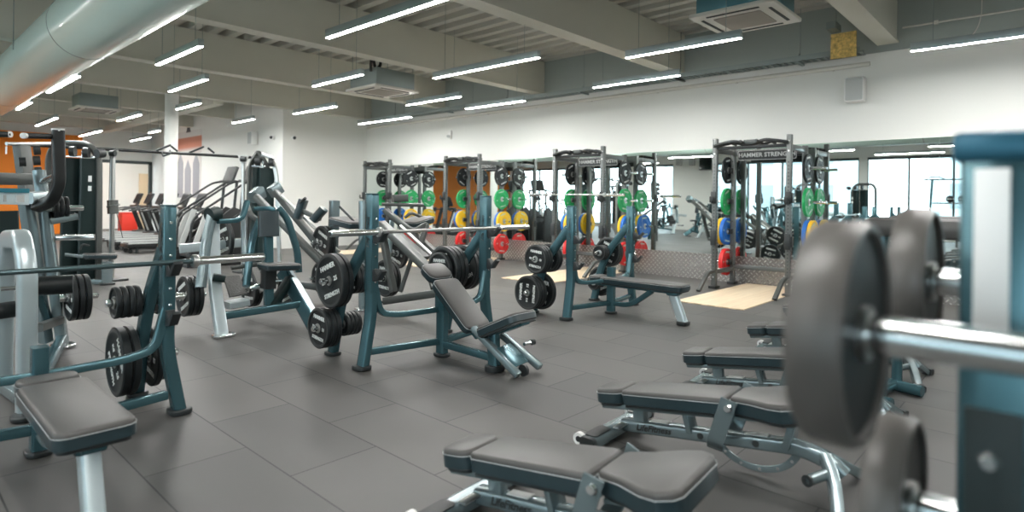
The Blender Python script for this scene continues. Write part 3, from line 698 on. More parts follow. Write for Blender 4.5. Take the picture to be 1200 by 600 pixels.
def flat_bench(label, loc, y0, y1):
    t = thing('olympic_bench', label, 'weight bench', loc, 0); olympic_base(t, 1.29, .93)
    pad(t, 'pad', (0, (y0+y1-.0)/2-.09, .41), .28, y1-y0-.18, .075, 0, .05); pad(t, 'head_pad', (0, y1-.085, .41), .25, .165, .075, 0, .06)
    MB().box((0, (y0+y1)/2, .352), (.09, (y1-y0)*.9, .045), bev=.01).build('pad_rail', 'frame', t)
    MB().tube([(0, y0+.16, .345), (0, y0+.03, .02)], .075, .10, n=14, sec='oval', up=(0, 1, 0)).build('front_leg', 'silver', t)
    MB().box((0, y0+.15, .335), (.12, .13, .05), bev=.02).build('leg_bracket', 'frame', t)
    MB().prism(rrect(.15, .12, .04), .04, Matrix.Translation((0, y0+.03, .022)), bev=.008).build('foot', 'dark', t)
    MB().tube(fillet([(0, -.13, .13), (0, -.40, .13), (0, y0+.42, .33)], .2, 6), .05, .06, n=12, sec='oval').build('spine', 'frame', t)
    return t
B0 = (.63, 4.04, 0); B1 = (3.40, 4.06, 0); B2 = (6.14, 4.13, 0)
flat_bench('flat olympic bench in the left foreground, its pad facing the camera', B0, -1.28, -.26)
flat_bench('flat olympic bench at the centre right, in front of the power racks', B2, -1.10, .14)
barbell((.71, B0[1]-.135, .957), 0, 'barbell resting across the uprights of the left foreground bench', dark=True)
# incline bench
t = thing('incline_bench', 'teal incline olympic bench with tilted seat in the middle of the floor', 'weight bench', B1)
olympic_base(t, 1.385, 1.065)
ang = math.atan2(.40, .50)
pad(t, 'back_pad', (0, -.36, .475), .27, .56, .07, ang, .05); pad(t, 'head_pad', (0, -.045, .715), .25, .19, .07, ang-.12, .06)
MB().bar((0, -.60, .24), (0, .03, .70), .09, .045, bev=.01).build('back_rail', 'frame', t)
MB().bar((0, -.13, .40), (0, -.13, .66), .08, .12, up=(0, 1, 0), bev=.01).build('back_bracket', 'frame', t)
pad(t, 'seat_pad', (.03, -.86, .385), .30, .46, .075, -math.atan2(.20, .44), .07)
MB().bar((.03, -.64, .245), (.03, -1.06, .425), .10, .04, bev=.01).build('seat_rail', 'frame', t)
MB().tube([(0, -.13, .11), (0, -.77, .10)], .06, .06, n=12, sec='oval').build('spine', 'frame', t)
MB().tube([(0, -.77, .012), (0, -.74, .33)], .075, .10, n=14, sec='oval', up=(0, 1, 0)).build('front_post', 'frame', t)
MB().prism(rrect(.16, .13, .05), .05, Matrix.Translation((0, -.77, .026)), bev=.008).build('foot', 'dark', t)
for x, q in ((-.09, 0), (.165, .06)):
    MB().bar((x+.01, -.60+q*1.2, .33-q*.3), (x+.05, -1.06, .03+q*.2), .062, .05, bev=.012).build('slide_tube', 'frame_light', t)
MB().bar((.04, -.82, .20), (.07, -1.0, .085), .20, .012, bev=.003).build('foot_board', 'frame', t)
MB().cyl((.2, -.90, .20), (.29, -.90, .20), .014, 12).build('locking_pin', 'chrome', t)
MB().lathe([(0, 0), (0, .024), (.03, .024), (.03, 0)], (.29, -.90, .20), (1, 0, 0), 14).build('knob', 'dark', t)
MB().lathe([(-.012, .0), (-.012, .045), (.012, .045), (.012, 0)], (.05, -1.03, .047), (1, 0, 0), 20).build('wheel', 'dark', t)
barbell((3.41, B1[1]-.135, 1.092), 0, 'chrome barbell resting across the incline bench uprights')
# plates on the storage horns: (bench origin, side, z, y, direction, plates)
def horn(B, s_, lvl, q, kinds, where, roll=None):
    z, y = ((.67, .385), (.265, .50))[lvl]
    stack(kinds, (B[0]+s_*HS+q*.045, B[1]+y, z), q, where, 'X', 'black plates stored on the olympic benches', roll)
horn(B0, 1, 0, -1, ['i2', 'i2', 'i2', 'i2'], '@upper left horn, left foreground bench')
horn(B0, 1, 1, -1, ['i20', 'i25'], '@lower left horn, left foreground bench', 1.0)
horn(B0, 1, 0, 1, ['i2', 'i2'], '@upper right horn, left foreground bench')
horn(B0, 1, 1, 1, ['i15', 'i10'], '@lower right horn, left foreground bench')
horn(B1, -1, 0, -1, ['i20', 'i25'], '@on the upper left-facing horn of the incline bench', -.35)
horn(B1, -1, 1, -1, ['i10', 'i10', 'i10'], '@on the lower left-facing horn of the incline bench', .1)
horn(B1, -1, 0, 1, ['i5', 'i5', 'i5'], '@upper right-facing horn, incline bench near post')
horn(B1, -1, 1, 1, ['i2', 'i2', 'i2', 'i2'], '@lower right-facing horn, incline bench near post')
horn(B1, 1, 0, -1, ['i25', 'i20', 'i20', 'i10'], '@upper left-facing horn, incline bench far post')
horn(B1, 1, 0, 1, ['i20', 'i20'], '@upper right-facing horn, incline bench far post')
horn(B1, 1, 1, 1, ['i5', 'i5'], '@lower right-facing horn, incline bench far post')
horn(B2, -1, 0, -1, ['i10', 'i10', 'i10'], '@upper left-facing horn, right flat bench near post', .1)
horn(B2, -1, 1, -1, ['i15', 'i15', 'i15'], '@lower left-facing horn, right flat bench near post', -1.5)
horn(B2, -1, 0, 1, ['i10', 'i10'], '@upper right-facing horn, right flat bench near post')
horn(B2, -1, 1, 1, ['i20'], '@lower right-facing horn, right flat bench near post')
horn(B2, 1, 0, -1, ['i2', 'i2', 'i2'], '@upper left-facing horn, right flat bench far post')
horn(B2, 1, 0, 1, ['i15', 'i15'], '@upper right-facing horn, right flat bench far post')
horn(B2, 1, 1, -1, ['i2', 'i2'], '@lower left-facing horn, right flat bench far post')
horn(B2, 1, 1, 1, ['i15', 'i15'], '@lower right-facing horn, right flat bench far post')
# ================================================================ adjustable benches
def adjustable(label):
    """local: +X from head to seat end, origin under the cross foot; the pads rise towards the seat end."""
    t = thing('adjustable_bench', label, 'weight bench', group='adjustable benches in a row')
    TA = math.atan(.15); tz = lambda x, h=0.: (x-.10-math.sin(TA)*h*0, 0, .272+.15*x+h)
    kw = dict(tilt=-TA, rz=PI/2)
    pad(t, 'head_pad', tz(.085, -.042), .24, .165, .084, r=.05, **kw)
    pts = [(-.13, -.30), (.13, -.30), (.148, -.28), (.135, 0), (.122, .27), (.105, .29), (-.105, .29), (-.122, .27), (-.135, 0), (-.148, -.28)]
    pad(t, 'back_pad', tz(.462, -.042), 0, 0, .084, outline=pts, **kw)
    sp_ = [(-.19, -.150), (-.155, -.168), (.155, -.168), (.19, -.150), (.215, -.10), (.20, -.04), (.145, .06), (.115, .15), (.095, .17), (-.095, .17), (-.115, .15), (-.145, .06), (-.20, -.04), (-.215, -.10)]
    pad(t, 'seat_pad', tz(.945, -.040), 0, 0, .088, outline=sp_, **kw)
    MB().bar(tz(.03, -.104), tz(.76, -.104), .17, .030, bev=.008).build('back_rail', 'frame_light', t)
    MB().bar(tz(.80, -.100), tz(1.10, -.100), .22, .018, bev=.004).build('seat_plate', 'frame_light', t)
    zs = lambda x: .068+.125*x
    for s_ in (-1, 1):
        MB().tube(fillet([(.60, s_*.10, zs(.60)-.03), (.62, s_*.155, zs(.60)+.02), (.69, s_*.160, .39)], .05, 5), .012, .080, n=10, sec='box', up=(1, 0, 0)).build('pivot_bracket', 'frame_light', t)
        MB().lathe([(0, 0), (0, .022), (.012, .016), (.012, 0)], (.685, s_*.166, .350), (0, s_, 0), 14).build('pivot_bolt', 'chrome', t)
    MB().tube([(.14, 0, .085), (.125, 0, .225)], .06, .075, n=12, sec='oval', up=(1, 0, 0)).build('head_post', 'frame_light', t)
    MB().bar((.96, 0, .34), (.92, 0, .18), .14, .035, up=(1, 0, 0), bev=.006).build('seat_post', 'frame_light', t)
    MB().bar((.40, 0, .27), (.44, 0, .13), .10, .03, up=(1, 0, 0), bev=.006).build('ladder_post', 'frame_light', t)
    sp2 = MB().tube(fillet([(.03, 0, zs(0)), (.98, 0, zs(.98)), (1.10, 0, .16), (1.16, 0, .11)], .10, 6), .078, .068, n=18, sec='oval').build('main_spine', 'frame_light', t)
    for s_ in (-1, 1):
        lt = MB(); put_text(lt, 'LifeFitness', .050, axes((.23, s_*.0400, zs(.23)), (-s_, 0, -s_*.125), (0, 0, 1)), shear=.35, bold=.001); lt.build('lettering', 'blackletter', sp2, smooth=False)
        for x in (.50, .78): MB().lathe([(0, 0), (0, .017), (.003, .017), (.003, 0)], (x, s_*.0385, zs(x)), (0, s_, 0), 16).build('plug', 'dark', sp2)
    for x in (.20, .72): MB().bar((x, 0, zs(x)+.036), (x+.11, 0, zs(x+.11)+.036), .05, .004, bev=.001).build('warning_sticker', 'white', sp2)
    # cross foot at the head end with rubber treads, wheels and caps
    MB().tube([(0, -.33, .048), (0, .33, .048)], .090, .070, n=16, sec='oval').build('cross_foot', 'frame_light', t)
    for s_ in (-1, 1):
        MB().tube([(0, s_*.325, .046), (0, s_*.350, .044)], .096, .076, n=16, sec='oval').build('end_cap', 'dark', t)
        MB().prism(rrect(.075, .17, .02), .006, Matrix.Translation((0, s_*.235, .085))).build('rubber_tread', 'rubber', t)
        MB().lathe([(-.012, .012), (-.014, .034), (.014, .034), (.012, .012)], (-.085, s_*.29, .040), (0, 1, 0), 20, closed=True).build('wheel', 'white', t)
        MB().lathe([(-.016, 0), (-.016, .016), (.016, .016), (.016, 0)], (-.085, s_*.29, .040), (0, 1, 0), 14).build('wheel_hub', 'dark', t)
        MB().bar((-.085, s_*.27, .045), (-.03, s_*.27, .05), .012, .03, bev=.002).build('wheel_bracket', 'steel', t)
    MB().bar((.055, -.14, .088), (.055, .20, .088), .04, .008, bev=.002).build('carry_plate', 'steel', t)
    # curved adjustment ladder under the spine
    arc = []
    for k in range(19):
        a = R(195+k*150/18); arc.append((math.cos(a), math.sin(a)))
    c_ = (.76, .20); ro, ri = .23, .192
    outl = [(c_[0]+ro*x, c_[1]+ro*y*.80) for x, y in arc]+[(c_[0]+ri*x, c_[1]+ri*y*.80) for x, y in reversed(arc)]
    MB().prism(outl, .012, axes((0, -.0, 0), (1, 0, 0), (0, 0, 1)), bev=.002).build('adjustment_arc', 'frame_light', t)
    for k in range(4, 18, 3):
        a = R(195+k*150/18); MB().lathe([(-.0075, 0), (-.0075, .008), (.0075, .008), (.0075, 0)], (c_[0]+(ro+ri)/2*math.cos(a), 0, c_[1]+(ro+ri)/2*math.sin(a)*.80), (0, 1, 0), 10).build('arc_pin_hole', 'chrome', t)
    # rear legs, end caps and round handle
    for s_ in (-1, 1):
        MB().tube(fillet([(1.08, s_*.01, .18), (1.14, s_*.10, .12), (1.19, s_*.27, .028)], .08, 5), .055, .05, n=12, sec='oval').build('rear_leg', 'frame_light', t)
        MB().tube([(1.19, s_*.262, .03), (1.205, s_*.31, .026)], .075, .052, n=12, sec='oval').build('end_cap', 'dark', t)
    MB().cyl((1.12, -.05, .13), (1.06, -.21, .13), .024, 16).build('rear_handle', 'frame_light', t)
    MB().lathe([(0, .012), (0, .026), (.012, .026), (.012, .012)], (1.06, -.21, .13), (-.35, -.93, 0), 16, closed=True).build('handle_cap', 'dark', t)
    return t
AB = [((1.83, 1.89), -85, 'adjustable bench nearest the camera at the bottom centre, seat end to the right'), ((2.99, 1.88), -87, 'second adjustable bench from the camera, its curved ladder showing beneath'),
      ((4.13, 1.92), -87, 'third adjustable bench from the camera, half hidden by the blurred plates'), ((5.42, 1.955), -87, 'fourth adjustable bench from the camera, only its head end showing'),
      ((6.73, 2.08), -87, 'fifth adjustable bench, small head end showing beside the blurred plates')]
a0 = adjustable(AB[0][2])
for i, ((x, y), an, lb) in enumerate(AB):
    o = a0 if i == 0 else copy_tree(a0)
    o.location = (x, y, 0); o.rotation_euler.z = R(an); tag(o, lb)
# ================================================================ helpers for the machines
def pad_between(t, name, a, b_, w_, h):
    a, b_ = V(a), V(b_); d = b_-a; L_ = d.length; c = (a+b_)/2
    rz = math.atan2(d.y, d.x)-PI/2; tilt = math.asin(d.z/L_)
    return pad(t, name, c, w_, L_, h, tilt, .05, rz=rz)
def slab(t, name, m_, q, th):
    q = [V(p) for p in q]; n = (q[1]-q[0]).cross(q[3]-q[0]).normalized()*th/2
    vs = [p-n for p in q]+[p+n for p in q]; k = len(q)
    fs = [tuple(range(k))[::-1], tuple(range(k, 2*k))]+[(i, (i+1) % k, k+(i+1) % k, k+i) for i in range(k)]
    return MB().add(vs, fs).build(name, m_, t, smooth=False)
def horn_at(t, a, sgn, axis):
    o = V(a)-t.location; d = V((sgn, 0, 0)) if axis == 'X' else V((0, sgn, 0))
    MB().lathe([(-.06, 0), (-.06, .034), (-.002, .034), (-.002, .0245), (.22, .0245), (.226, .018), (.226, 0)], o, d, 18).build('plate_horn', 'chrome', t)
# ================================================================ plate-loaded and cable machines (measured points)
t = thing('plate_loaded_machine', 'tall plate-loaded machine at the left edge with an instruction placard and roller pads', 'exercise machine', (1.217, 6.540, 0))
MB().tube([(0.002, 0.008, 0.006), (-0.171, 0.078, 1.567)], 0.13, 0.085, n=12, sec='oval').build('rear_post', 'frame_light', t)
MB().prism(rrect(0.18, 0.2, .06), .03, Matrix.Translation((-0.007, -0.037, .016)), bev=.008).build('foot', 'chrome', t)
MB().tube(fillet([(-0.529, -1.882, 0.001), (-0.532, -1.879, 0.89), (-0.548, -1.802, 1.076), (-0.544, -1.29, 1.051), (-0.553, -1.206, 0.837), (-0.556, -1.173, 0.022)], 0.12, 5), 0.1, 0.12, n=16, sec='oval').build('front_arch', 'silver', t)
MB().prism(rrect(0.15, 0.17, .06), .03, Matrix.Translation((-0.542, -1.968, .016)), bev=.008).build('foot', 'dark', t)
MB().prism(rrect(0.15, 0.17, .06), .03, Matrix.Translation((-0.552, -1.133, .016)), bev=.008).build('foot', 'dark', t)
MB().tube([(-0.524, -1.828, 0.028), (-0.01, -0.024, 0.074)], 0.08, 0.08, n=12, sec='oval').build('base_rail', 'frame', t)
MB().tube([(-0.616, -0.546, 0.043), (-0.5, -1.78, 0.042)], 0.08, 0.08, n=12, sec='oval').build('base_rail', 'frame_light', t)
MB().tube([(-0.277, -0.619, 0.302), (-0.035, -0.071, 0.252)], 0.07, 0.07, n=12, sec='oval').build('cross_rail', 'frame_grey', t)
MB().tube(fillet([(-0.107, 0.082, 0.046), (-0.193, 0.028, 0.696), (-0.277, -0.028, 1.293)], 0.12, 5), 0.09, 0.09, n=12, sec='oval').build('side_post', 'frame_light', t)
MB().tube(fillet([(-0.117, -0.351, 1.891), (-0.106, -0.363, 1.448), (-0.141, -0.324, 1.305), (-0.209, -0.103, 1.248)], 0.25, 5), 0.09, 0.09, n=16, sec='oval').build('lift_arm', 'black_metal', t)
MB().cyl((-0.117, -0.351, 1.905), (-0.117, -0.351, 1.884), 0.046, 18).build('arm_cap', 'white', t)
MB().tube([(-0.136, -0.329, 1.841), (-0.356, -0.534, 1.815)], 0.045, 0.045, n=12, sec='round').build('grip', 'rubber', t)
MB().cyl((-0.356, -0.534, 1.815), (-0.375, -0.557, 1.812), 0.023, 18).build('grip_end', 'white', t)
MB().tube([(-0.48, -0.695, 1.803), (-0.65, -0.805, 1.785)], 0.045, 0.045, n=12, sec='round').build('grip', 'rubber', t)
MB().cyl((-0.48, -0.695, 1.803), (-0.467, -0.709, 1.803), 0.023, 18).build('grip_end', 'white', t)
MB().tube([(-0.635, -0.378, 1.474), (-0.261, -0.046, 1.482)], 0.07, 0.1, n=12, sec='box').build('cross_beam', 'frame_grey', t)
MB().tube([(-0.157, -0.012, 1.468), (-0.119, -0.275, 1.507)], 0.05, 0.05, n=12, sec='oval').build('arm_link', 'chrome', t)
MB().tube([(-0.286, -0.167, 1.322), (-0.148, -0.021, 1.334)], 0.1, 0.1, n=12, sec='oval').build('link_bar', 'silver', t)
slab(t, 'placard', 'placard', [(-0.655, -0.578, 1.394), (-0.323, -0.496, 1.391), (-0.324, -0.495, 1.269), (-0.656, -0.577, 1.279)], 0.012)
slab(t, 'placard_header', 'placardblue', [(-0.657, -0.605, 1.4), (-0.326, -0.522, 1.398), (-0.327, -0.521, 1.364), (-0.658, -0.605, 1.368)], 0.012)
slab(t, 'placard_drawing', 'spk', [(-0.485, -0.541, 1.347), (-0.435, -0.507, 1.346), (-0.435, -0.507, 1.292), (-0.485, -0.541, 1.294)], 0.014)
slab(t, 'placard_drawing', 'spk', [(-0.418, -0.614, 1.345), (-0.367, -0.581, 1.345), (-0.368, -0.58, 1.291), (-0.419, -0.613, 1.293)], 0.014)
MB().tube([(-0.495, -0.531, 1.222), (-0.481, -0.546, 0.774)], 0.2, 0.12, n=12, sec='box').build('front_housing', 'shroud', t)
MB().tube([(-0.109, -0.063, 1.118), (0.089, -0.057, 1.162)], 0.055, 0.055, n=12, sec='oval').build('weight_arm', 'frame_light', t)
MB().tube([(-0.089, 0.063, 0.97), (0.204, -0.108, 0.973)], 0.05, 0.05, n=12, sec='oval').build('weight_arm', 'chrome', t)
MB().cyl((-0.469, -1.814, 0.776), (-0.296, -1.855, 0.78), 0.06, 18).build('roller_pad', 'rubber', t)
MB().cyl((-0.641, -1.775, 0.773), (-0.458, -1.826, 0.776), 0.014, 18).build('roller_pin', 'chrome', t)
MB().cyl((-0.476, -1.806, 0.776), (-0.465, -1.818, 0.776), 0.035, 18).build('roller_end', 'chrome', t)
MB().cyl((-0.693, -1.349, 0.568), (-0.404, -1.368, 0.588), 0.055, 18).build('roller_pad', 'rubber', t)
MB().tube([(-0.253, -0.35, 0.622), (-0.085, 0.058, 0.212)], 0.06, 0.06, n=12, sec='oval').build('brace', 'frame', t)
horn_at(t, (1.213, 6.362, 0.455), 1, 'X'); stack(['i15', 'i15', 'i15'], (1.213, 6.362, 0.455), 1, '@on the side horn of the left edge machine', 'X', 'black plates on the machines')
horn_at(t, (1.129, 6.527, 1.236), 1, 'X'); stack(['i2', 'i2', 'i2'], (1.129, 6.527, 1.236), 1, '@on the high arm of the left edge machine', 'X', 'black plates on the machines')
t = thing('pulldown_machine', 'grey inclined pulldown machine with round weights before the orange wall', 'exercise machine', (1.682, 11.737, 0))
MB().tube(fillet([(-0.213, -1.222, 2.021), (-0.096, -1.349, 0.788), (-0.071, -1.377, 0.014)], 0.12, 5), 0.2, 0.12, n=12, sec='box').build('inclined_post', 'frame_grey', t)
MB().tube([(-0.388, -1.328, 2.03), (0.142, -1.017, 2.085)], 0.05, 0.05, n=12, sec='round').build('top_bar', 'steel', t)
MB().cyl((-0.121, -1.469, 1.953), (-0.049, -1.475, 1.961), 0.065, 18).build('pulley_wheel', 'dark', t)
MB().cyl((-0.256, -1.323, 1.793), (-0.184, -1.327, 1.8), 0.065, 18).build('pulley_wheel', 'dark', t)
MB().cyl((-0.122, -1.468, 1.814), (-0.05, -1.473, 1.821), 0.065, 18).build('pulley_wheel', 'dark', t)
MB().cyl((-0.108, -1.484, 1.663), (-0.035, -1.489, 1.67), 0.065, 18).build('pulley_wheel', 'dark', t)
MB().tube([(-0.195, -1.094, 0.047), (-0.174, -1.117, 0.664)], 0.1, 0.1, n=12, sec='oval').build('seat_post', 'frame', t)
MB().tube([(-0.388, -1.327, 1.995), (-0.389, -1.326, 1.893)], 0.02, 0.02, n=12, sec='round').build('handle', 'white', t)
MB().cyl((-0.462, -1.838, 0.833), (-0.294, -1.725, 0.829), 0.072, 18).build('roller_pad', 'dark', t)
MB().cyl((-0.404, -1.901, 0.767), (-0.234, -1.79, 0.761), 0.05600000000000001, 18).build('roller_pad', 'dark', t)
MB().cyl((-0.316, -1.996, 0.69), (-0.144, -1.888, 0.681), 0.072, 18).build('roller_pad', 'dark', t)
t = thing('cable_machine', 'tall dual weight tower with rounded silver frame at the left', 'cable machine', (2.293, 11.663, 0), group='cable machine towers')
MB().tube(fillet([(-0.356, -0.032, 0.037), (-0.34, -0.05, 1.973), (-0.266, -0.13, 2.157), (0.094, -0.521, 2.151), (0.191, -0.627, 1.936), (0.202, -0.639, 0.027)], 0.28, 5), 0.085, 0.085, n=14, sec='oval').build('frame_hoop', 'frame_grey', t)
MB().tube([(-0.072, -0.341, 1.928), (-0.088, -0.324, 0.059)], 0.3, 0.14, n=12, sec='box').build('weight_shroud', 'shroud', t)
MB().tube([(0.101, -0.559, 1.923), (0.086, -0.542, 0.058)], 0.28, 0.14, n=12, sec='box').build('weight_shroud', 'shroud', t)
MB().tube([(-0.012, -0.553, 2.039), (-0.028, -0.536, 0.097)], 0.02, 0.02, n=12, sec='round').build('guide_rod', 'chrome', t)
MB().cyl((-0.142, -0.442, 2.026), (-0.084, -0.475, 2.027), 0.08, 18).build('pulley_wheel', 'dark', t)
MB().cyl((0.0, -0.596, 2.01), (0.058, -0.63, 2.011), 0.08, 18).build('pulley_wheel', 'dark', t)
MB().tube([(-0.169, -0.353, 1.951), (0.143, -0.693, 1.945)], 0.03, 0.03, n=12, sec='oval').build('top_plate', 'chrome', t)
MB().prism(rrect(0.2, 0.3, .06), .03, Matrix.Translation((-0.341, 0.059, .016)), bev=.008).build('foot', 'dark', t)
MB().prism(rrect(0.2, 0.3, .06), .03, Matrix.Translation((0.203, -0.635, .016)), bev=.008).build('foot', 'dark', t)
slab(t, 'diagram_sticker', 'white', [(0.035, -0.723, 1.653), (0.07, -0.761, 1.653), (0.069, -0.76, 1.561), (0.034, -0.722, 1.562)], 0.004)
slab(t, 'diagram_sticker', 'white', [(0.034, -0.721, 1.497), (0.069, -0.76, 1.496), (0.068, -0.759, 1.418), (0.033, -0.721, 1.419)], 0.004)
MB().cyl((0.112, -0.836, 1.989), (0.21, -0.794, 2.008), 0.07, 18).build('round_weight', 'dark', t)
t = thing('cable_machine', 'narrow weight tower with curved outer leg before the white corner', 'cable machine', (4.954, 10.792, 0), group='cable machine towers')
MB().tube(fillet([(-0.148, 0.232, 0.0), (-0.132, 0.214, 1.947), (-0.045, 0.12, 2.165), (-0.024, 0.097, 2.165), (0.091, -0.028, 1.911), (0.107, -0.046, 0.0)], 0.28, 5), 0.085, 0.085, n=14, sec='oval').build('frame_hoop', 'frame_grey', t)
MB().tube([(-0.01, 0.081, 1.897), (-0.026, 0.098, 0.028)], 0.3, 0.14, n=12, sec='box').build('weight_shroud', 'shroud', t)
MB().tube([(0.062, -0.027, 1.895), (0.047, -0.01, 0.029)], 0.28, 0.14, n=12, sec='box').build('weight_shroud', 'shroud', t)
MB().tube([(-0.016, -0.06, 2.032), (-0.032, -0.042, 0.07)], 0.02, 0.02, n=12, sec='round').build('guide_rod', 'chrome', t)
MB().cyl((-0.121, 0.025, 2.017), (-0.049, -0.024, 2.017), 0.08, 18).build('pulley_wheel', 'dark', t)
MB().cyl((0.047, -0.158, 1.998), (0.12, -0.207, 1.998), 0.08, 18).build('pulley_wheel', 'dark', t)
MB().tube([(-0.146, 0.111, 1.926), (0.023, -0.072, 1.923)], 0.03, 0.03, n=12, sec='oval').build('top_plate', 'chrome', t)
MB().prism(rrect(0.2, 0.3, .06), .03, Matrix.Translation((-0.263, -0.029, .016)), bev=.008).build('foot', 'dark', t)
MB().prism(rrect(0.2, 0.3, .06), .03, Matrix.Translation((-0.030, -0.335, .016)), bev=.008).build('foot', 'dark', t)
MB().tube(fillet([(0.018, 0.05, 2.148), (0.156, -0.099, 2.083), (0.206, -0.154, 1.721), (0.256, -0.208, 0.006)], 0.25, 5), 0.07, 0.07, n=12, sec='oval').build('outer_leg', 'steel', t)
t = thing('cable_crossover', 'cable crossover with long black top bar joining the two weight towers', 'cable machine', (2.830, 11.751, 0))
MB().tube(fillet([(-1.373, -0.189, 2.106), (-0.345, -0.568, 2.091), (1.96, -0.858, 2.081)], 0.01, 5), 0.05, 0.05, n=12, sec='round').build('top_bar', 'black_metal', t)
MB().tube([(-0.117, -0.521, 2.021), (-0.115, -0.523, 0.018)], 0.075, 0.075, n=12, sec='round').build('left_column', 'steel', t)
MB().tube([(1.821, -0.855, 2.015), (1.836, -0.871, 0.007)], 0.065, 0.065, n=12, sec='round').build('right_column', 'steel', t)
MB().prism(rrect(0.4, 0.4, .06), .03, Matrix.Translation((-0.134, -0.604, .016)), bev=.008).build('foot', 'dark', t)
MB().prism(rrect(0.3, 0.3, .06), .03, Matrix.Translation((1.808, -0.936, .016)), bev=.008).build('foot', 'dark', t)
slab(t, 'pulley_bracket', 'spk', [(-0.186, -0.52, 2.087), (-0.075, -0.64, 2.085), (-0.113, -0.599, 1.949), (-0.15, -0.559, 1.95)], 0.05)
MB().cyl((-0.175, -0.62, 2.028), (-0.117, -0.668, 2.027), 0.05, 18).build('pulley_wheel', 'dark', t)
slab(t, 'pulley_bracket', 'spk', [(1.738, -0.838, 2.105), (1.863, -0.974, 2.103), (1.82, -0.927, 1.95), (1.778, -0.882, 1.95)], 0.05)
MB().cyl((1.743, -0.932, 2.039), (1.809, -0.99, 2.038), 0.05, 18).build('pulley_wheel', 'dark', t)
MB().tube([(-0.142, -0.641, 1.281), (-0.134, -0.649, 1.063)], 0.14, 0.12, n=12, sec='box').build('carriage', 'frame_grey', t)
MB().tube([(-0.225, -0.698, 1.175), (-0.112, -0.895, 1.214)], 0.035, 0.035, n=12, sec='round').build('carriage_handle', 'chrome', t)
MB().tube([(-0.173, -0.607, 1.974), (-0.179, -0.601, 1.227)], 0.012, 0.012, n=6, sec='round').build('cable', 'cable', t)
MB().tube([(-0.097, -0.689, 1.09), (-0.027, -0.766, 0.681)], 0.012, 0.012, n=6, sec='round').build('cable', 'cable', t)
MB().tube([(0.464, -0.635, 2.108), (0.577, -0.979, 2.192)], 0.035, 0.035, n=12, sec='round').build('pull_up_grip', 'dark', t)
MB().tube([(0.673, -0.715, 2.199), (0.768, -0.744, 2.115)], 0.035, 0.035, n=12, sec='round').build('pull_up_grip', 'dark', t)
MB().tube([(0.979, -0.678, 2.113), (1.081, -1.011, 2.201)], 0.035, 0.035, n=12, sec='round').build('pull_up_grip', 'dark', t)
MB().tube([(1.228, -0.801, 2.206), (1.327, -0.835, 2.119)], 0.035, 0.035, n=12, sec='round').build('pull_up_grip', 'dark', t)
MB().tube(fillet([(0.532, -0.709, 2.093), (0.533, -0.784, 2.018), (0.61, -0.868, 2.059), (0.628, -0.813, 2.119)], 0.02, 5), 0.03, 0.03, n=12, sec='round').build('stirrup_handle', 'dark', t)
t = thing('machine_seat', 'low padded seat on a silver post before the cable machine', 'seat', (2.515, 10.677, 0))
pad_between(t, 'seat_pad', (-0.254, 0.159, 0.441), (0.155, 0.158, 0.418), 0.26, 0.07)
MB().tube([(0.008, 0.021, 0.348), (0.014, 0.015, 0.01)], 0.14, 0.09, n=12, sec='oval').build('seat_post', 'frame_light', t)
MB().prism(rrect(0.2, 0.2, .06), .03, Matrix.Translation((0.008, -0.011, .016)), bev=.008).build('foot', 'dark', t)
MB().tube([(-0.468, 0.244, 0.467), (-0.254, 0.159, 0.428)], 0.05, 0.05, n=12, sec='oval').build('rail', 'frame_light', t)
MB().tube(fillet([(-0.321, 0.084, 0.54), (-0.295, 0.055, 0.629), (-0.2, 0.1, 0.594)], 0.05, 5), 0.03, 0.03, n=12, sec='round').build('front_handle', 'dark', t)
slab(t, 'perforated_foot_plate', 'perforated', [(-0.274, 0.919, 0.596), (0.196, 0.852, 0.593), (0.175, 0.579, 0.293), (-0.378, 0.736, 0.281)], 0.03)
MB().tube([(0.006, 0.024, 0.036), (-0.296, 0.5, 0.027)], 0.08, 0.08, n=12, sec='oval').build('base_rail', 'frame_light', t)
t = thing('plate_loaded_press', 'teal plate-loaded machine with silver front leg and small seat, left of the incline bench', 'exercise machine', (2.374, 5.995, 0))
MB().tube(fillet([(-0.003, -0.006, 0.01), (0.005, 0.207, 0.452), (0.067, 0.435, 1.152)], 0.25, 5), 0.115, 0.085, n=12, sec='oval').build('front_leg', 'silver', t)
MB().prism(rrect(0.2, 0.17, .06), .03, Matrix.Translation((-0.004, -0.050, .016)), bev=.008).build('foot', 'chrome', t)
MB().tube(fillet([(0.028, 0.33, 1.207), (-0.054, 0.272, 0.921), (-0.145, 0.149, 0.468)], 0.2, 5), 0.085, 0.075, n=12, sec='oval').build('swing_arm', 'frame_light', t)
MB().cyl((-0.021, 0.31, 1.166), (0.083, 0.344, 1.179), 0.075, 18).build('arm_head', 'shroud', t)
MB().tube([(-0.025, 0.167, 0.561), (0.075, 0.131, 0.536)], 0.1, 0.07, n=12, sec='oval').build('knee_block', 'shroud', t)
MB().tube([(0.083, 0.122, 0.17), (0.801, -0.215, 0.261)], 0.075, 0.075, n=12, sec='oval').build('base_rail', 'frame', t)
MB().tube(fillet([(0.695, 0.122, 0.585), (0.743, -0.077, 0.389), (0.756, -0.462, 0.07)], 0.12, 5), 0.085, 0.1, n=12, sec='oval').build('right_leg', 'silver', t)
MB().prism(rrect(0.15, 0.17, .06), .03, Matrix.Translation((0.888, -0.246, .016)), bev=.008).build('foot', 'dark', t)
MB().tube(fillet([(0.66, 0.13, 0.57), (0.72, -0.082, 0.329), (0.716, -0.433, 0.072)], 0.12, 5), 0.05, 0.16, n=12, sec='box').build('right_leg_plate', 'frame', t)
MB().tube([(0.719, 0.022, 0.518), (0.488, -0.023, 0.23)], 0.09, 0.09, n=12, sec='oval').build('dark_brace', 'shroud', t)
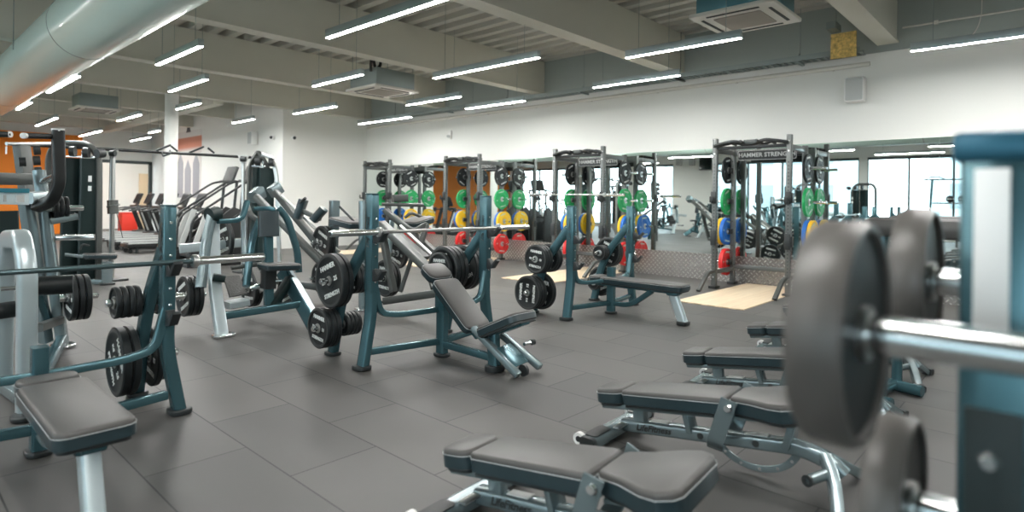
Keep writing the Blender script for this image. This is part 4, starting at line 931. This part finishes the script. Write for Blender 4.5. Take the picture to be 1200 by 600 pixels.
MB().tube([(0.464, 0.003, 0.23), (0.476, 0.065, 0.966)], 0.085, 0.1, n=12, sec='oval').build('seat_column', 'frame', t)
MB().tube([(0.448, -0.023, 0.621), (0.446, -0.021, 0.42)], 0.13, 0.12, n=12, sec='box').build('column_clamp', 'dark', t)
pad_between(t, 'seat_pad', (0.346, -0.09, 0.662), (0.702, -0.107, 0.647), 0.3, 0.055)
MB().tube([(0.455, 0.014, 1.207), (0.445, -0.02, 0.953)], 0.2, 0.09, n=20, sec='oval').build('head_pad', 'padside', t)
MB().tube(fillet([(0.591, 0.087, 1.247), (0.681, 0.063, 1.136), (0.783, 0.026, 0.785), (0.794, 0.015, 0.556)], 0.2, 5), 0.07, 0.07, n=12, sec='oval').build('right_frame', 'frame', t)
MB().tube(fillet([(0.522, 0.458, 1.228), (0.601, 0.224, 1.237), (0.663, 0.083, 1.173)], 0.15, 5), 0.05, 0.05, n=12, sec='oval').build('right_frame_arm', 'frame', t)
MB().tube(fillet([(0.468, 0.221, 1.123), (0.368, 0.183, 0.941), (0.304, 0.104, 0.73), (0.218, -0.025, 0.465)], 0.2, 5), 0.06, 0.06, n=12, sec='oval').build('left_swing_arm', 'frame', t)
MB().tube(fillet([(0.062, 0.293, 1.103), (0.334, 0.367, 1.107), (0.416, 0.426, 1.313)], 0.1, 5), 0.05, 0.05, n=12, sec='oval').build('upper_rail', 'frame', t)
MB().tube(fillet([(0.447, 0.54, 1.294), (0.461, 0.45, 1.156), (0.48, 0.208, 1.087)], 0.15, 5), 0.05, 0.05, n=12, sec='oval').build('upper_handle', 'frame_grey', t)
MB().tube([(0.137, 0.138, 0.64), (0.455, 0.087, 0.665)], 0.045, 0.045, n=12, sec='round').build('crank_bar', 'frame_grey', t)
MB().tube([(0.319, 0.088, 0.425), (0.384, 0.017, 0.45)], 0.05, 0.05, n=12, sec='round').build('crank_bar', 'chrome', t)
slab(t, 'foot_plate', 'perforated', [(0.146, 0.35, 0.526), (0.317, 0.385, 0.522), (0.311, 0.17, 0.356), (0.129, 0.147, 0.348)], 0.02)
slab(t, 'foot_plate', 'perforated', [(0.491, 0.491, 0.578), (0.58, 0.542, 0.584), (0.563, 0.266, 0.368), (0.474, 0.215, 0.348)], 0.02)
MB().tube([(0.105, 0.173, 0.263), (0.304, 0.178, 0.277)], 0.2, 0.07, n=12, sec='box').build('foot_block', 'silver', t)
MB().tube([(0.0, 1.173, 0.774), (0.633, 1.076, 0.82)], 0.07, 0.1, n=12, sec='box').build('counter_beam', 'silver', t)
MB().tube([(0.556, 0.864, 1.127), (0.533, 0.741, 0.479)], 0.05, 0.05, n=12, sec='oval').build('counter_rail', 'frame_light', t)
MB().cyl((0.491, -0.099, 0.5), (0.532, -0.144, 0.508), 0.015, 18).build('pin', 'chrome', t)
horn_at(t, (3.019, 6.688, 0.326), -1, 'X'); stack(['i15', 'i15'], (3.019, 6.688, 0.326), -1, '@low on the left of the seated press', 'X', 'black plates on the machines')
horn_at(t, (3.269, 6.343, 0.309), -1, 'X'); stack(['i15', 'i10'], (3.269, 6.343, 0.309), -1, '@low under the seat of the seated press', 'X', 'black plates on the machines')
horn_at(t, (2.141, 6.387, 0.362), 1, 'X'); stack(['i15', 'i15', 'i15'], (2.141, 6.387, 0.362), 1, '@beside the silver front leg of the seated press', 'X', 'black plates on the machines')
horn_at(t, (2.817, 7.13, 0.85), 1, 'X'); stack(['i20'], (2.817, 7.13, 0.85), 1, '@behind the seated press machine on the left', 'X', 'black plates on the machines')
t = thing('leg_press', 'grey inclined leg press with long parallel rails, behind the seated press', 'exercise machine', (4.139, 7.008, 0))
MB().tube([(-0.618, 0.834, 1.36), (-0.271, -0.43, 0.471)], 0.085, 0.08, n=12, sec='box').build('rail', 'frame_grey', t)
MB().tube([(-0.31, 0.941, 1.439), (-0.024, -0.255, 0.434)], 0.085, 0.08, n=12, sec='box').build('rail', 'frame_grey', t)
MB().tube([(-0.294, 0.776, 1.379), (-0.03, -0.249, 0.673)], 0.04, 0.04, n=12, sec='round').build('guide_rod', 'steel', t)
MB().tube([(-0.619, 0.909, 1.349), (-0.482, 0.981, 1.429)], 0.14, 0.16, n=12, sec='box').build('end_block', 'frame_light', t)
MB().tube([(-0.341, 0.976, 1.416), (-0.222, 0.994, 1.499)], 0.14, 0.16, n=12, sec='box').build('end_block', 'frame_light', t)
MB().tube([(0.066, 0.09, 0.0), (0.085, 0.069, 1.324)], 0.125, 0.1, n=16, sec='oval').build('rear_post', 'frame_light', t)
MB().prism(rrect(0.2, 0.2, .06), .03, Matrix.Translation((-0.027, -0.066, .016)), bev=.008).build('foot', 'chrome', t)
MB().tube([(0.078, -0.662, 0.0), (0.125, -0.565, 1.321)], 0.125, 0.1, n=16, sec='oval').build('rear_post', 'frame_light', t)
MB().prism(rrect(0.2, 0.2, .06), .03, Matrix.Translation((-0.021, -0.812, .016)), bev=.008).build('foot', 'chrome', t)
MB().tube([(-0.483, 0.687, 1.086), (-0.627, 0.547, 0.345)], 0.09, 0.09, n=12, sec='oval').build('support_leg', 'frame_grey', t)
MB().tube([(-0.627, 0.548, 0.301), (-0.135, -0.431, 0.214)], 0.08, 0.08, n=12, sec='box').build('base_rail', 'frame_grey', t)
MB().tube([(-0.295, 0.335, 1.085), (-0.241, 0.275, 1.33)], 0.16, 0.1, n=12, sec='oval').build('shoulder_pad', 'padside', t)
MB().tube([(-0.203, 0.087, 1.064), (-0.113, -0.012, 1.217)], 0.16, 0.1, n=16, sec='oval').build('shoulder_pad', 'padside', t)
MB().tube([(-0.311, 0.278, 1.264), (-0.275, 0.165, 1.352)], 0.04, 0.04, n=12, sec='round').build('pad_handle', 'dark', t)
MB().tube([(-0.272, 0.309, 1.196), (-0.144, 0.022, 1.085)], 0.06, 0.06, n=12, sec='oval').build('cross_link', 'frame_grey', t)
pad_between(t, 'back_pad', (0.074, -0.067, 1.079), (0.157, -0.452, 1.017), 0.4, 0.08)
MB().tube([(0.022, -0.158, 1.247), (0.113, -0.405, 1.04)], 0.03, 0.03, n=12, sec='round').build('long_rod', 'dark', t)
horn_at(t, (4.086, 7.005, 0.772), -1, 'X'); stack(['i20', 'i20'], (4.086, 7.005, 0.772), -1, '@at the upper left of the grey leg press', 'X', 'black plates on the machines')
horn_at(t, (4.075, 7.017, 0.329), -1, 'X'); stack(['i20', 'i15'], (4.075, 7.017, 0.329), -1, '@at the lower left of the grey leg press', 'X', 'black plates on the machines')
t = thing('hack_squat_machine', 'dark grey hack squat machine with sloping rails behind the incline bench', 'exercise machine', (5.304, 6.517, 0))
MB().tube([(-1.074, -0.481, 1.052), (-0.899, -1.409, 0.432)], 0.13, 0.09, n=12, sec='box').build('rail', 'frame_grey', t)
MB().tube([(-0.682, -0.02, 1.205), (-0.396, -1.218, 0.433)], 0.09, 0.07, n=12, sec='box').build('rail', 'frame_grey', t)
MB().tube([(-0.853, -0.573, 1.024), (-0.647, -1.387, 0.442)], 0.045, 0.045, n=12, sec='round').build('guide_rod', 'steel', t)
MB().tube([(-0.928, -0.639, 0.926), (-0.867, -1.074, 0.669)], 0.14, 0.05, n=12, sec='box').build('carriage', 'frame_grey', t)
MB().tube([(-1.085, -0.616, 0.142), (-0.902, -1.554, 0.341)], 0.11, 0.09, n=12, sec='box').build('base_rail', 'frame_grey', t)
MB().tube([(-1.074, -0.481, 1.032), (-1.083, -0.767, 0.268)], 0.08, 0.08, n=12, sec='oval').build('rear_leg', 'frame_grey', t)
MB().tube([(-0.93, -0.933, 0.716), (-1.028, -0.825, 0.267)], 0.05, 0.05, n=12, sec='oval').build('brace', 'frame_grey', t)
MB().tube([(-0.9, -1.113, 0.605), (-0.965, -1.338, 0.357)], 0.05, 0.05, n=12, sec='oval').build('brace', 'frame_grey', t)
MB().tube(fillet([(-0.728, -0.266, 1.121), (-0.678, -0.616, 0.944), (-0.491, -0.672, 1.075), (-0.622, -0.677, 0.805), (-0.707, -0.732, 0.688)], 0.12, 5), 0.06, 0.06, n=12, sec='oval').build('sled_arm', 'frame_grey', t)
pad_between(t, 'back_pad', (-0.611, -0.393, 1.032), (-0.32, -0.413, 1.109), 0.42, 0.07)
MB().tube([(-0.711, 0.012, 1.284), (-0.159, -0.146, 1.274)], 0.05, 0.05, n=12, sec='round').build('shoulder_bar', 'frame_grey', t)
MB().tube([(-0.56, -0.005, 1.36), (-0.368, -0.066, 1.369)], 0.1, 0.1, n=16, sec='oval').build('shoulder_pad', 'frame_grey', t)
MB().tube(fillet([(-0.571, -0.289, 1.116), (-0.518, -0.347, 1.181), (-0.335, -0.397, 1.11)], 0.08, 5), 0.04, 0.04, n=12, sec='round').build('head_frame', 'frame_grey', t)
MB().tube([(-0.563, -0.002, 1.067), (-0.641, -0.065, 0.647)], 0.06, 0.06, n=12, sec='oval').build('upright', 'frame_light', t)
MB().tube([(-0.516, -1.087, 0.281), (-0.153, -1.187, 0.352)], 0.05, 0.05, n=12, sec='oval').build('floor_runner', 'frame_light', t)
MB().prism(rrect(0.15, 0.17, .06), .03, Matrix.Translation((-0.660, -0.040, .016)), bev=.008).build('foot', 'dark', t)
MB().prism(rrect(0.15, 0.17, .06), .03, Matrix.Translation((0.478, 0.003, .016)), bev=.008).build('foot', 'dark', t)
horn_at(t, (4.319, 6.088, 0.38), 1, 'X'); stack(['i20', 'i20'], (4.319, 6.088, 0.38), 1, '@low on the hack squat machine, left side', 'X', 'black plates on the machines')
horn_at(t, (4.814, 6.435, 0.636), -1, 'X'); stack(['i15'], (4.814, 6.435, 0.636), -1, '@high on the hack squat machine, left side', 'X', 'black plates on the machines')
# ================================================================ cardio machines
def treadmill(label):
    """local: +X is the front (console end)."""
    t = thing('treadmill', label, 'treadmill', group='treadmills along the white wall')
    MB().box((-.75, 0, .17), (1.9, .62, .10), bev=.02).build('deck', 'black_metal', t); MB().box((-.78, 0, .226), (1.75, .50, .012)).build('belt', 'belt', t)
    for s_ in (-1, 1):
        MB().box((-.78, s_*.30, .232), (1.8, .07, .03), bev=.008).build('side_rail', 'spk', t)
        MB().tube([(.22, s_*.33, .20), (-.06, s_*.36, 1.02)], .07, .13, n=12, sec='oval').build('mast', 'black_metal', t)
        MB().tube([(.20, s_*.365, .28), (-.02, s_*.395, .92)], .02, .07, n=10, sec='oval').build('mast_trim', 'spk', t)
        MB().tube(fillet([(.0, s_*.36, 1.0), (-.30, s_*.36, 1.0), (-.62, s_*.36, .92)], .1, 4), .045, n=10).build('handrail', 'dark', t)
        MB().cyl((-1.62, s_*.22, .05), (-1.62, s_*.16, .05), .05, 14).build('rear_roller', 'dark', t)
    MB().box((.12, 0, .17), (.45, .66, .22), bev=.06).build('motor_hood', 'dark', t)
    MB().box((-.06, 0, 1.03), (.16, .74, .09), bev=.02).build('console_bar', 'dark', t)
    c_ = MB().prism(rrect(.52, .34, .03), .05, axes((.0, 0, 1.28), (0, -1, 0), (.42, 0, 1)), bev=.012).build('console', 'dark', t)
    MB().prism(rrect(.44, .26, .02), .004, axes((-.028, 0, 1.285), (0, -1, 0), (.42, 0, 1))).build('screen', 'screen', c_)
    MB().bar((-.05, 0, 1.05), (.01, 0, 1.16), .2, .05, bev=.01).build('console_neck', 'dark', t)
    for x in (-1.5, .2):
        for s_ in (-1, 1): MB().cyl((x, s_*.25, 0), (x, s_*.25, .13), .03, 12).build('foot', 'dark', t)
    return t
TM = [(5.9, 16.36, 'nearest treadmill, partly behind the stair climber rails'), (5.9, 17.44, 'second treadmill, just right of the column'), (5.9, 18.40, 'treadmill hidden mostly by the column'),
      (5.9, 19.40, 'treadmill just left of the column'), (5.9, 20.45, 'second treadmill left of the column'), (5.9, 21.52, 'farthest treadmill, beside the red box')]
t0 = treadmill(TM[0][2])
for i, (x, y, lb) in enumerate(TM):
    o = t0 if i == 0 else copy_tree(t0); o.location = (x, y, 0); tag(o, lb)
def climber(label):
    t = thing('stair_climber', label, 'stair climber', group='stair climbers by the cable tower')
    for k in range(4): MB().box((-.62+.24*k, 0, .22+.20*k), (.25, .52, .05), bev=.01).build('step', 'dark', t)
    for s_ in (-1, 1):
        MB().prism([(-.80, .0), (.55, .0), (.55, 1.05), (.30, 1.15), (-.80, .28)], .05, axes((0, s_*.31, 0), (1, 0, 0), (0, 0, 1)), bev=.01).build('side_cover', 'black_metal', t)
        MB().tube(fillet([(-.78, s_*.36, .20), (-.74, s_*.36, .95), (.30, s_*.36, 1.68), (.62, s_*.34, 1.70)], .2, 6), .045, n=10).build('handrail', 'dark', t)
        MB().tube([(.45, s_*.33, .9), (.52, s_*.33, 1.70)], .06, n=10).build('mast', 'dark', t)
        MB().tube([(-.70, s_*.345, .35), (-.45, s_*.345, 1.1)], .05, .10, n=10, sec='oval').build('rear_strut', 'spk', t)
    MB().prism(rrect(.5, .36, .03), .06, axes((.52, 0, 1.85), (0, -1, 0), (.35, 0, 1)), bev=.012).build('console', 'dark', t)
    MB().box((.46, 0, 1.70), (.1, .70, .05), bev=.01).build('console_bar', 'dark', t)
    MB().box((-.1, 0, .03), (1.4, .6, .06), bev=.01).build('base', 'dark', t)
    return t
c0 = climber('stair climber nearest the cable tower, with raised black handrails'); c0.location = (4.95, 12.45, 0)
c1 = copy_tree(c0); c1.location = (4.95, 13.45, 0); tag(c1, 'stair climber on the left of the pair, next to the treadmills')
t = thing('storage_box', 'bright red plastic box on the floor by the treadmills', 'box', (6.35, 24.3, 0))
MB().box((0, 0, .38), (.50, .50, .72), bev=.03).build('tub', 'redplastic', t); MB().box((0, 0, .75), (.54, .54, .05), bev=.02).build('rim', 'redplastic', t)
MB().box((-.26, 0, .45), (.02, .22, .06), bev=.005).build('handle', 'redplastic', t)
# ================================================================ foreground plate rack, out of focus
SIZES['fa'] = ('plain', .328, .070, '10'); SIZES['fb'] = ('plain', .30, .060, '5')
DESC['fa'] = 'blurred thick black plate'; DESC['fb'] = 'blurred black plate'
t = thing('plate_tree', 'out-of-focus blue-grey plate rack post with chrome horns at the right edge', 'plate rack', (1.245, .06, 0))
def rel(x, y, z): return (x-1.245, y-.06, z)
MB().box(rel(1.245, .070, .73), (.080, .105, 1.46), bev=.012).build('post', 'frame', t)
MB().box(rel(1.245, .070, 1.445), (.10, .125, .05), bev=.012).build('top_cap', 'capblue', t)
MB().box(rel(1.200, .080, 1.27), (.006, .045, .28), bev=.002).build('wear_strip', 'white', t)
MB().box(rel(1.200, .075, .93), (.012, .075, .20), bev=.003).build('dark_recess', 'slot', t)
MB().lathe([(0, 0), (0, .016), (.01, .010), (.01, 0)], rel(1.193, .080, .95), (-1, 0, 0), 14).build('bolt', 'chrome', t)
for z in (1.16, .82): MB().box(rel(1.245, -.20, z), (.66, .07, .08), bev=.01).build('cross_arm', 'frame', t)
MB().box(rel(1.245, -.20, .62), (.08, .08, 1.24), bev=.01).build('rear_post', 'frame', t); MB().box(rel(1.245, -.05, .04), (.10, .5, .08), bev=.01).build('base_rail', 'frame', t)
for s_ in (-1, 1): MB().box(rel(1.245+s_*.22, -.20, .04), (.42, .08, .08), bev=.01).build('base_foot', 'frame', t)
for x, z, y1 in ((.993, 1.163, .34), (1.484, 1.195, .30), (1.262, .820, .30)):
    MB().lathe([(0, 0), (0, .040), (.02, .040), (.02, .0285), (y1+.10, .0285), (y1+.106, .020), (y1+.106, 0)], rel(x, -.17, z), (0, 1, 0), 24).build('plate_horn', 'chrome', t)
G_ = 'blurred plates on the foreground rack'
plate('fa', (.993, .203+.035, 1.163), 'on the nearest horn, largest object at the right', PI/2, .4, G_)
plate('fb', (1.484, .188+.030, 1.195), 'on the far upper horn beside the post', PI/2, .2, G_)
plate('fb', (1.262, .185+.030, .820), 'on the lower horn at the bottom edge', PI/2, .2, G_)
# arm curl benches behind the blurred plates
for i, (x, y, lb) in enumerate(((4.78, .70, 'wide padded arm curl bench behind the blurred plates, nearer one'), (6.05, .78, 'brown-grey padded arm curl bench behind the blurred plates, farther one'))):
    t = thing('arm_curl_bench', lb, 'weight bench', (x, y, 0), R(-12), 'arm curl benches')
    MB().box((0, 0, 1.20), (.28, .62, .13), bev=.05).build('arm_pad', 'pad', t); MB().tube([(0, .24, .03), (0, .24, 1.15)], .08, .11, n=12, sec='oval').build('post', 'frame', t)
    MB().tube([(-.22, .24, .05), (.26, .24, .05)], .08, n=12).build('base_rail', 'frame', t)
    for xx in (-.22, .26): MB().tube([(xx, .06, .045), (xx, .42, .045)], .08, n=12).build('cross_foot', 'frame', t)
    pad(t, 'seat_pad', (.30, .24, .55), .26, .30, .07); MB().cyl((.30, .24, .06), (.30, .24, .52), .035, 14).build('seat_post', 'frame', t)

# ================================================================ the other half of the room (seen in the mirror)
def mirror_copy(src, loc, rz, label):
    o = copy_tree(src); o.location = loc; o.rotation_euler.z = rz; tag(o, label); return o
by_label = lambda q: next(o for o in COL.objects if q in o.get('label', ''))
w_ = by_label('teal plate-loaded machine with silver'); lp = by_label('grey inclined leg press'); tw = by_label('tall dual weight tower'); ol = by_label('flat olympic bench at the centre right'); hk = by_label('dark grey hack squat')
mirror_copy(tw, (-6.4, 5.5, 0), 2.2, 'weight tower by the tall windows, seen in the mirror')
mirror_copy(tw, (-6.4, 7.6, 0), 2.2, 'second weight tower by the windows, seen in the mirror behind the nearest rack')
mirror_copy(tw, (-6.3, 16.8, 0), 2.2, 'weight tower beyond the pier, seen in the mirror')
mirror_copy(w_, (-4.2, 7.6, 0), 2.0, 'teal plate-loaded machine in the left half, seen through the nearest rack')
mirror_copy(w_, (-1.6, 10.3, 0), 2.6, 'teal plate-loaded machine in the left half, seen left of the nearest rack')
mirror_copy(w_, (-3.6, 12.4, 0), 1.6, 'teal plate-loaded machine standing before the white pier')
mirror_copy(lp, (-1.4, 12.8, 0), 2.4, 'grey leg press in the left half before the pier')
mirror_copy(hk, (-4.4, 10.2, 0), 2.2, 'grey sloping machine in the left half near the windows')
mirror_copy(ol, (-2.0, 4.6, 0), PI, 'flat olympic bench in the left half, nearest the camera')
mirror_copy(ol, (-2.2, 7.2, 0), PI, 'flat olympic bench in the left half, farther one')
mirror_copy(ol, (-5.0, 4.4, 0), PI, 'flat olympic bench close to the tall windows')
t = thing('pull_up_station', 'tall pull-up station with cross bar before the windows, seen in the mirror', 'exercise machine', (-6.6, 2.9, 0))
for s_ in (-1, 1):
    MB().tube([(0, s_*.75, .03), (0, s_*.62, 2.3)], .08, n=12).build('post', 'frame', t); MB().tube([(-.45, s_*.75, .04), (.45, s_*.75, .04)], .08, n=12).build('foot_tube', 'frame', t)
    MB().tube(fillet([(0, s_*.25, 2.33), (.1, s_*.40, 2.42), (.1, s_*.65, 2.42), (0, s_*.85, 2.33)], .1, 4), .035, n=8).build('grip', 'dark', t)
MB().cyl((0, -1.25, 2.32), (0, 1.25, 2.32), .025, 12).build('cross_bar', 'dark', t); MB().box((0, 0, 1.45), (.3, 1.2, .05), bev=.01).build('shelf', 'frame_grey', t); MB().box((0, 0, .5), (.1, 1.3, .08), bev=.01).build('lower_bar', 'frame', t)
for k, (y, lb) in enumerate(((2.62, 'left'), (2.98, 'right'))):
    q = thing('medicine_ball', 'black medicine ball on the pull-up station shelf, %s one' % lb, 'ball', (-6.6, y, 1.475+.13), group='medicine balls on the shelf')
    MB().lathe([(.13*math.cos(PI*i/12), .13*math.sin(PI*i/12)) for i in range(13)], axis=(0, 0, 1), n=24).build('shell', 'rubber', q)
    MB().lathe([(-.012, .1302), (-.012, .1315), (.012, .1315), (.012, .1302)], axis=(0, 0, 1), n=24, closed=True).build('seam_band', 'spk', q)
# dumbbell rack
t = thing('dumbbell_rack', 'three-tier dumbbell rack near the windows, seen at the right of the mirror', 'rack', (-4.2, 1.4, 0))
for s_ in (-1, 1): MB().bar((.22, s_*1.1, 0), (-.22, s_*1.1, 1.0), .07, .09).build('side_frame', 'frame_grey', t)
for z, x in ((.25, .14), (.58, .0), (.90, -.14)): MB().bar((x, -1.1, z), (x, 1.1, z), .30, .03, up=(.35, 0, 1)).build('shelf', 'frame_grey', t)
db = thing('dumbbell', '', 'dumbbell', group='dumbbells on the three-tier rack')
MB().cyl((-.07, 0, 0), (.07, 0, 0), .015, 10).build('handle', 'chrome', db)
for s_ in (-1, 1): MB().lathe([(.065, 0), (.065, .055), (.075, .062), (.135, .062), (.145, .055), (.145, 0)], axis=(s_, 0, 0), n=16).build('head', 'rubber', db)
first = True
for z, x, tn in ((.25, .14, 'bottom'), (.58, .0, 'middle'), (.90, -.14, 'top')):
    for k in range(11):
        o = db if first else copy_tree(db); first = False
        o.location = (-4.2+x+.01, 1.4-.95+.19*k, z+.090); o['label'] = 'black round dumbbell on the %s tier, %s from the left end' % (tn, ['first', 'second', 'third', 'fourth', 'fifth', 'sixth', 'seventh', 'eighth', 'ninth', 'tenth', 'last'][k])
